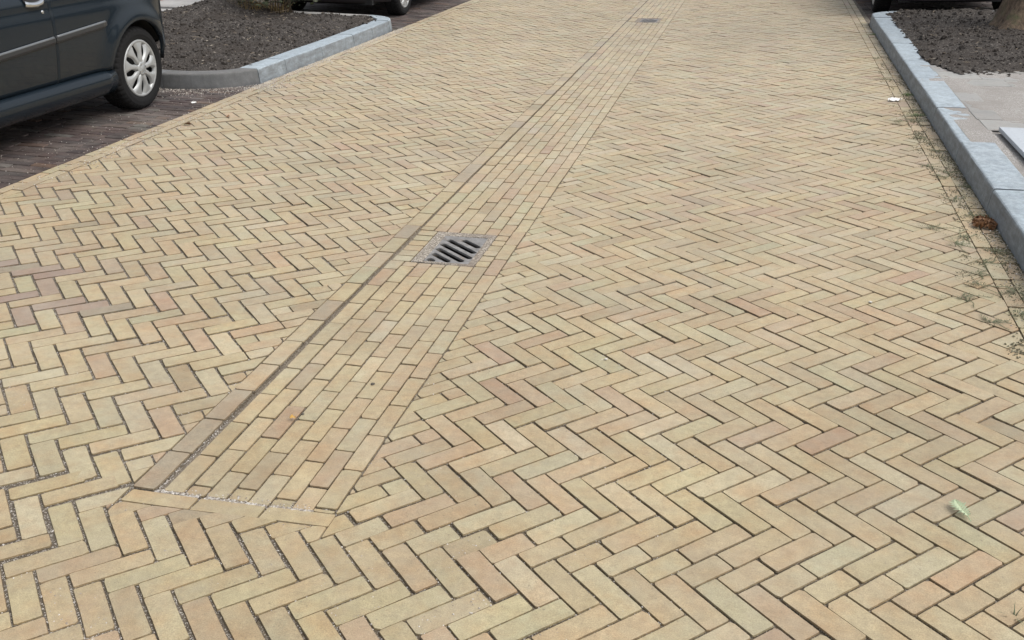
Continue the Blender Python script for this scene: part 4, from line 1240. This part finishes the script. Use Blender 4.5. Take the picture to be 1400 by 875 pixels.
for i, (x, y, fresh) in enumerate(spots):
    mb = blades(22 if not fresh else 34, .03, .015 if not fresh else .03, .0022, 1.9, rng)
    r = random.Random(i)                                   # creeping runners with tiny leaves along the joints
    for k in range(7):
        a = r.uniform(0, 6.28); L = r.uniform(.04, .12); px, py = 0.0, 0.0
        for s_ in range(7):
            a += r.uniform(-.5, .5); qx, qy = px + math.cos(a) * L / 7, py + math.sin(a) * L / 7
            nx, ny = -math.sin(a) * .0011, math.cos(a) * .0011
            mb.add([(px - nx, py - ny, .004), (px + nx, py + ny, .005), (qx + nx, qy + ny, .005), (qx - nx, qy - ny, .004)], [(0, 1, 2, 3)])
            for sg in (-1, 1):
                t = a + sg * 1.0; l_ = r.uniform(.004, .010)
                mb.add([(qx, qy, .005), (qx + math.cos(t - .35) * l_ * .6, qy + math.sin(t - .35) * l_ * .6, .008), (qx + math.cos(t) * l_, qy + math.sin(t) * l_, .006), (qx + math.cos(t + .35) * l_ * .6, qy + math.sin(t + .35) * l_ * .6, .008)], [(0, 1, 2, 3)])
            px, py = qx, qy
    o = mb.build('weed', M_WEEDG if fresh else M_WEED); o.location = (x, y, zc(x))
    tag(o, 'small weed creeping from the brick joints along the right kerb', 'weed', 'weeds along the right kerb')

def crumpled(n, r, amp, seed, thick=.0012):
    """one crumpled sheet"""
    v = []; f = []
    for j in range(n + 1):
        for i in range(n + 1):
            u, w = i / n * 2 - 1, j / n * 2 - 1
            z = amp * (noise.noise((u * 1.7 + seed, w * 1.7, seed)) + .5 * noise.noise((u * 4 + seed, w * 4, 3)))
            v.append((r * u * (1 - .15 * noise.noise((w * 2, seed, 1))), r * w * .6, z))
    for j in range(n):
        for i in range(n): a = j * (n + 1) + i; f.append((a, a + 1, a + n + 2, a + n + 1))
    zm = min(p[2] for p in v)
    return [(x, y, z - zm + .001) for x, y, z in v], f
M_DRY = leaf_mat('dry_brown_leaf', (0.10, 0.045, 0.018), (0.23, 0.115, 0.05))
b = MB()
for k in range(46):
    a = rng.uniform(0, 6.28); d = .048 * math.sqrt(rng.random()); v, f = crumpled(3, rng.uniform(.009, .019), .012, k * 1.3)
    q = Matrix.Rotation(rng.uniform(0, 6.28), 3, 'Z') @ Matrix.Rotation(rng.uniform(-.7, .7), 3, 'X')
    b.add([tuple(q @ Vector(p) + Vector((d * math.cos(a), d * 1.5 * math.sin(a), rng.uniform(.002, .040) * (1 - d / .1)))) for p in v], f)
o = b.build('leaf_heap', M_DRY); o.location = (2.505, 4.93, zc(2.5)); tag(o, 'small heap of dry brown leaves against the right kerb', 'leaves'); o['kind'] = 'stuff'
M_PAPER = plain('white_paper', (0.72, 0.72, 0.70), 0.8, 0, 0, .05, 30)
def litter(name, loc, r, mat, label, cat, rot=0.0, n=6, amp=.012):
    v, f = crumpled(n, r, amp, loc[0] * 7 + loc[1]); o = link(name, mesh(name, v, f, True), mat)
    o.location = (loc[0], loc[1], zc(loc[0]) + .002); o.rotation_euler = (0, 0, rot); tag(o, label, cat); return o
litter('paper_scrap', (2.43, 7.96), .045, M_PAPER, 'white scrap of paper by the edging near the right kerb', 'paper', .2, 6, .02)
litter('paper_scrap', (-2.83, 6.83), .02, M_PAPER, 'tiny white scrap on dark bricks beside the parked car wheel', 'paper', .6, 5, .012)
M_CHIP = plain('mortar_chip', (0.5, 0.48, 0.44), 0.9, 0, 0, .1, 60)
def chip(loc, r, mat, label, cat, name='stone_chip'):
    bm = bmesh.new(); bmesh.ops.create_icosphere(bm, subdivisions=2, radius=r)
    for q in bm.verts: q.co *= 1 + .45 * noise.noise(q.co * (1.2 / r) + Vector((loc[0], loc[1], 0))); q.co.z *= .55
    me = bpy.data.meshes.new(name); bm.to_mesh(me); bm.free(); o = link(name, me, mat); x, y = loc
    o.location = (x, y, (zc(x) if abs(x) > .32 else gz(x)) + r * .35); tag(o, label, cat)
M_DKST = plain('dark_stone', (0.085, 0.075, 0.06), .9, 0, 0, .2, 60)
M_ORANGE = plain('orange_leaf', (0.46, 0.27, 0.07), .8, 0, 0, .1, 60)
chip((0.140, 2.85), .0075, M_DKST, 'little brown pebble on the gutter bricks, halfway to the grate', 'pebble')
chip((-0.012, 2.600), .005, M_DKST, 'tiny dark pebble beside the orange leaf bit in the gutter', 'pebble')
litter('leaf_bit', (-0.026, 2.553), .009, M_ORANGE, 'tiny orange leaf bit on the gutter bricks near its head', 'leaf', .4, 4, .01)
chip((0.915, 3.175), .006, M_CHIP, 'small white stone chip on the right roadway, level with the gutter middle', 'pebble')
chip((1.886, 3.86), .007, M_CHIP, 'pale stone chip on the bricks towards the right kerb', 'pebble')
litter('dead_leaf', (-2.50, 6.17), .026, M_DRY, 'small dark dead leaf lying just inside the left edging', 'leaf', .5, 4, .015)
litter('dead_leaf', (-2.36, 6.49), .02, M_DRY, 'dark leaf speck on buff bricks right of the car wheel', 'leaf', 1.2, 4, .012)
# the pale green cut leaf lying near the camera
M_PALEG = leaf_mat('pale_leaf', (0.28, 0.36, 0.20), (0.46, 0.52, 0.36))
lf = tag(empty('fallen_leaf', (1.985, 2.395, zc(1.985) + .004), (0, 0, 1.9)), 'pale green lobed leaf lying on the bricks at lower right', 'leaf')
b = MB(); b.tube([(-.045, 0, .004), (-.01, 0, .010), (.04, .002, .009)], [.0014, .0012, .0005], 5); b.build('midrib', M_PALEG, lf)
for i in range(9):
    t = i / 8; x = -.026 + .064 * t; L = .034 * math.sin(PI * (t * .8 + .14))
    for sg in (-1, 1):
        a = 1.0 - .35 * t; b = MB(); d = Vector((math.cos(a), sg * math.sin(a), 0)); pr_ = Vector((-d.y, d.x, 0)) * .0036; c = Vector((x, 0, .009))
        v = [c - pr_ * .5, c + d * L * .5 - pr_ + Vector((0, 0, .006)), c + d * L + Vector((0, 0, rng.uniform(-.007, .004))), c + d * L * .5 + pr_ + Vector((0, 0, .003)), c + pr_ * .5]
        b.add([tuple(p) for p in v], [(0, 1, 2, 3, 4)]); b.build('leaf_lobe', M_PALEG, lf)
o = blades(8, .015, .028, .0014, 1.3, rng).build('grass_tuft', M_WEED); o.location = (2.025, 1.985, zc(2.02)); tag(o, 'sparse grass tuft in a joint at the lower right corner', 'grass')
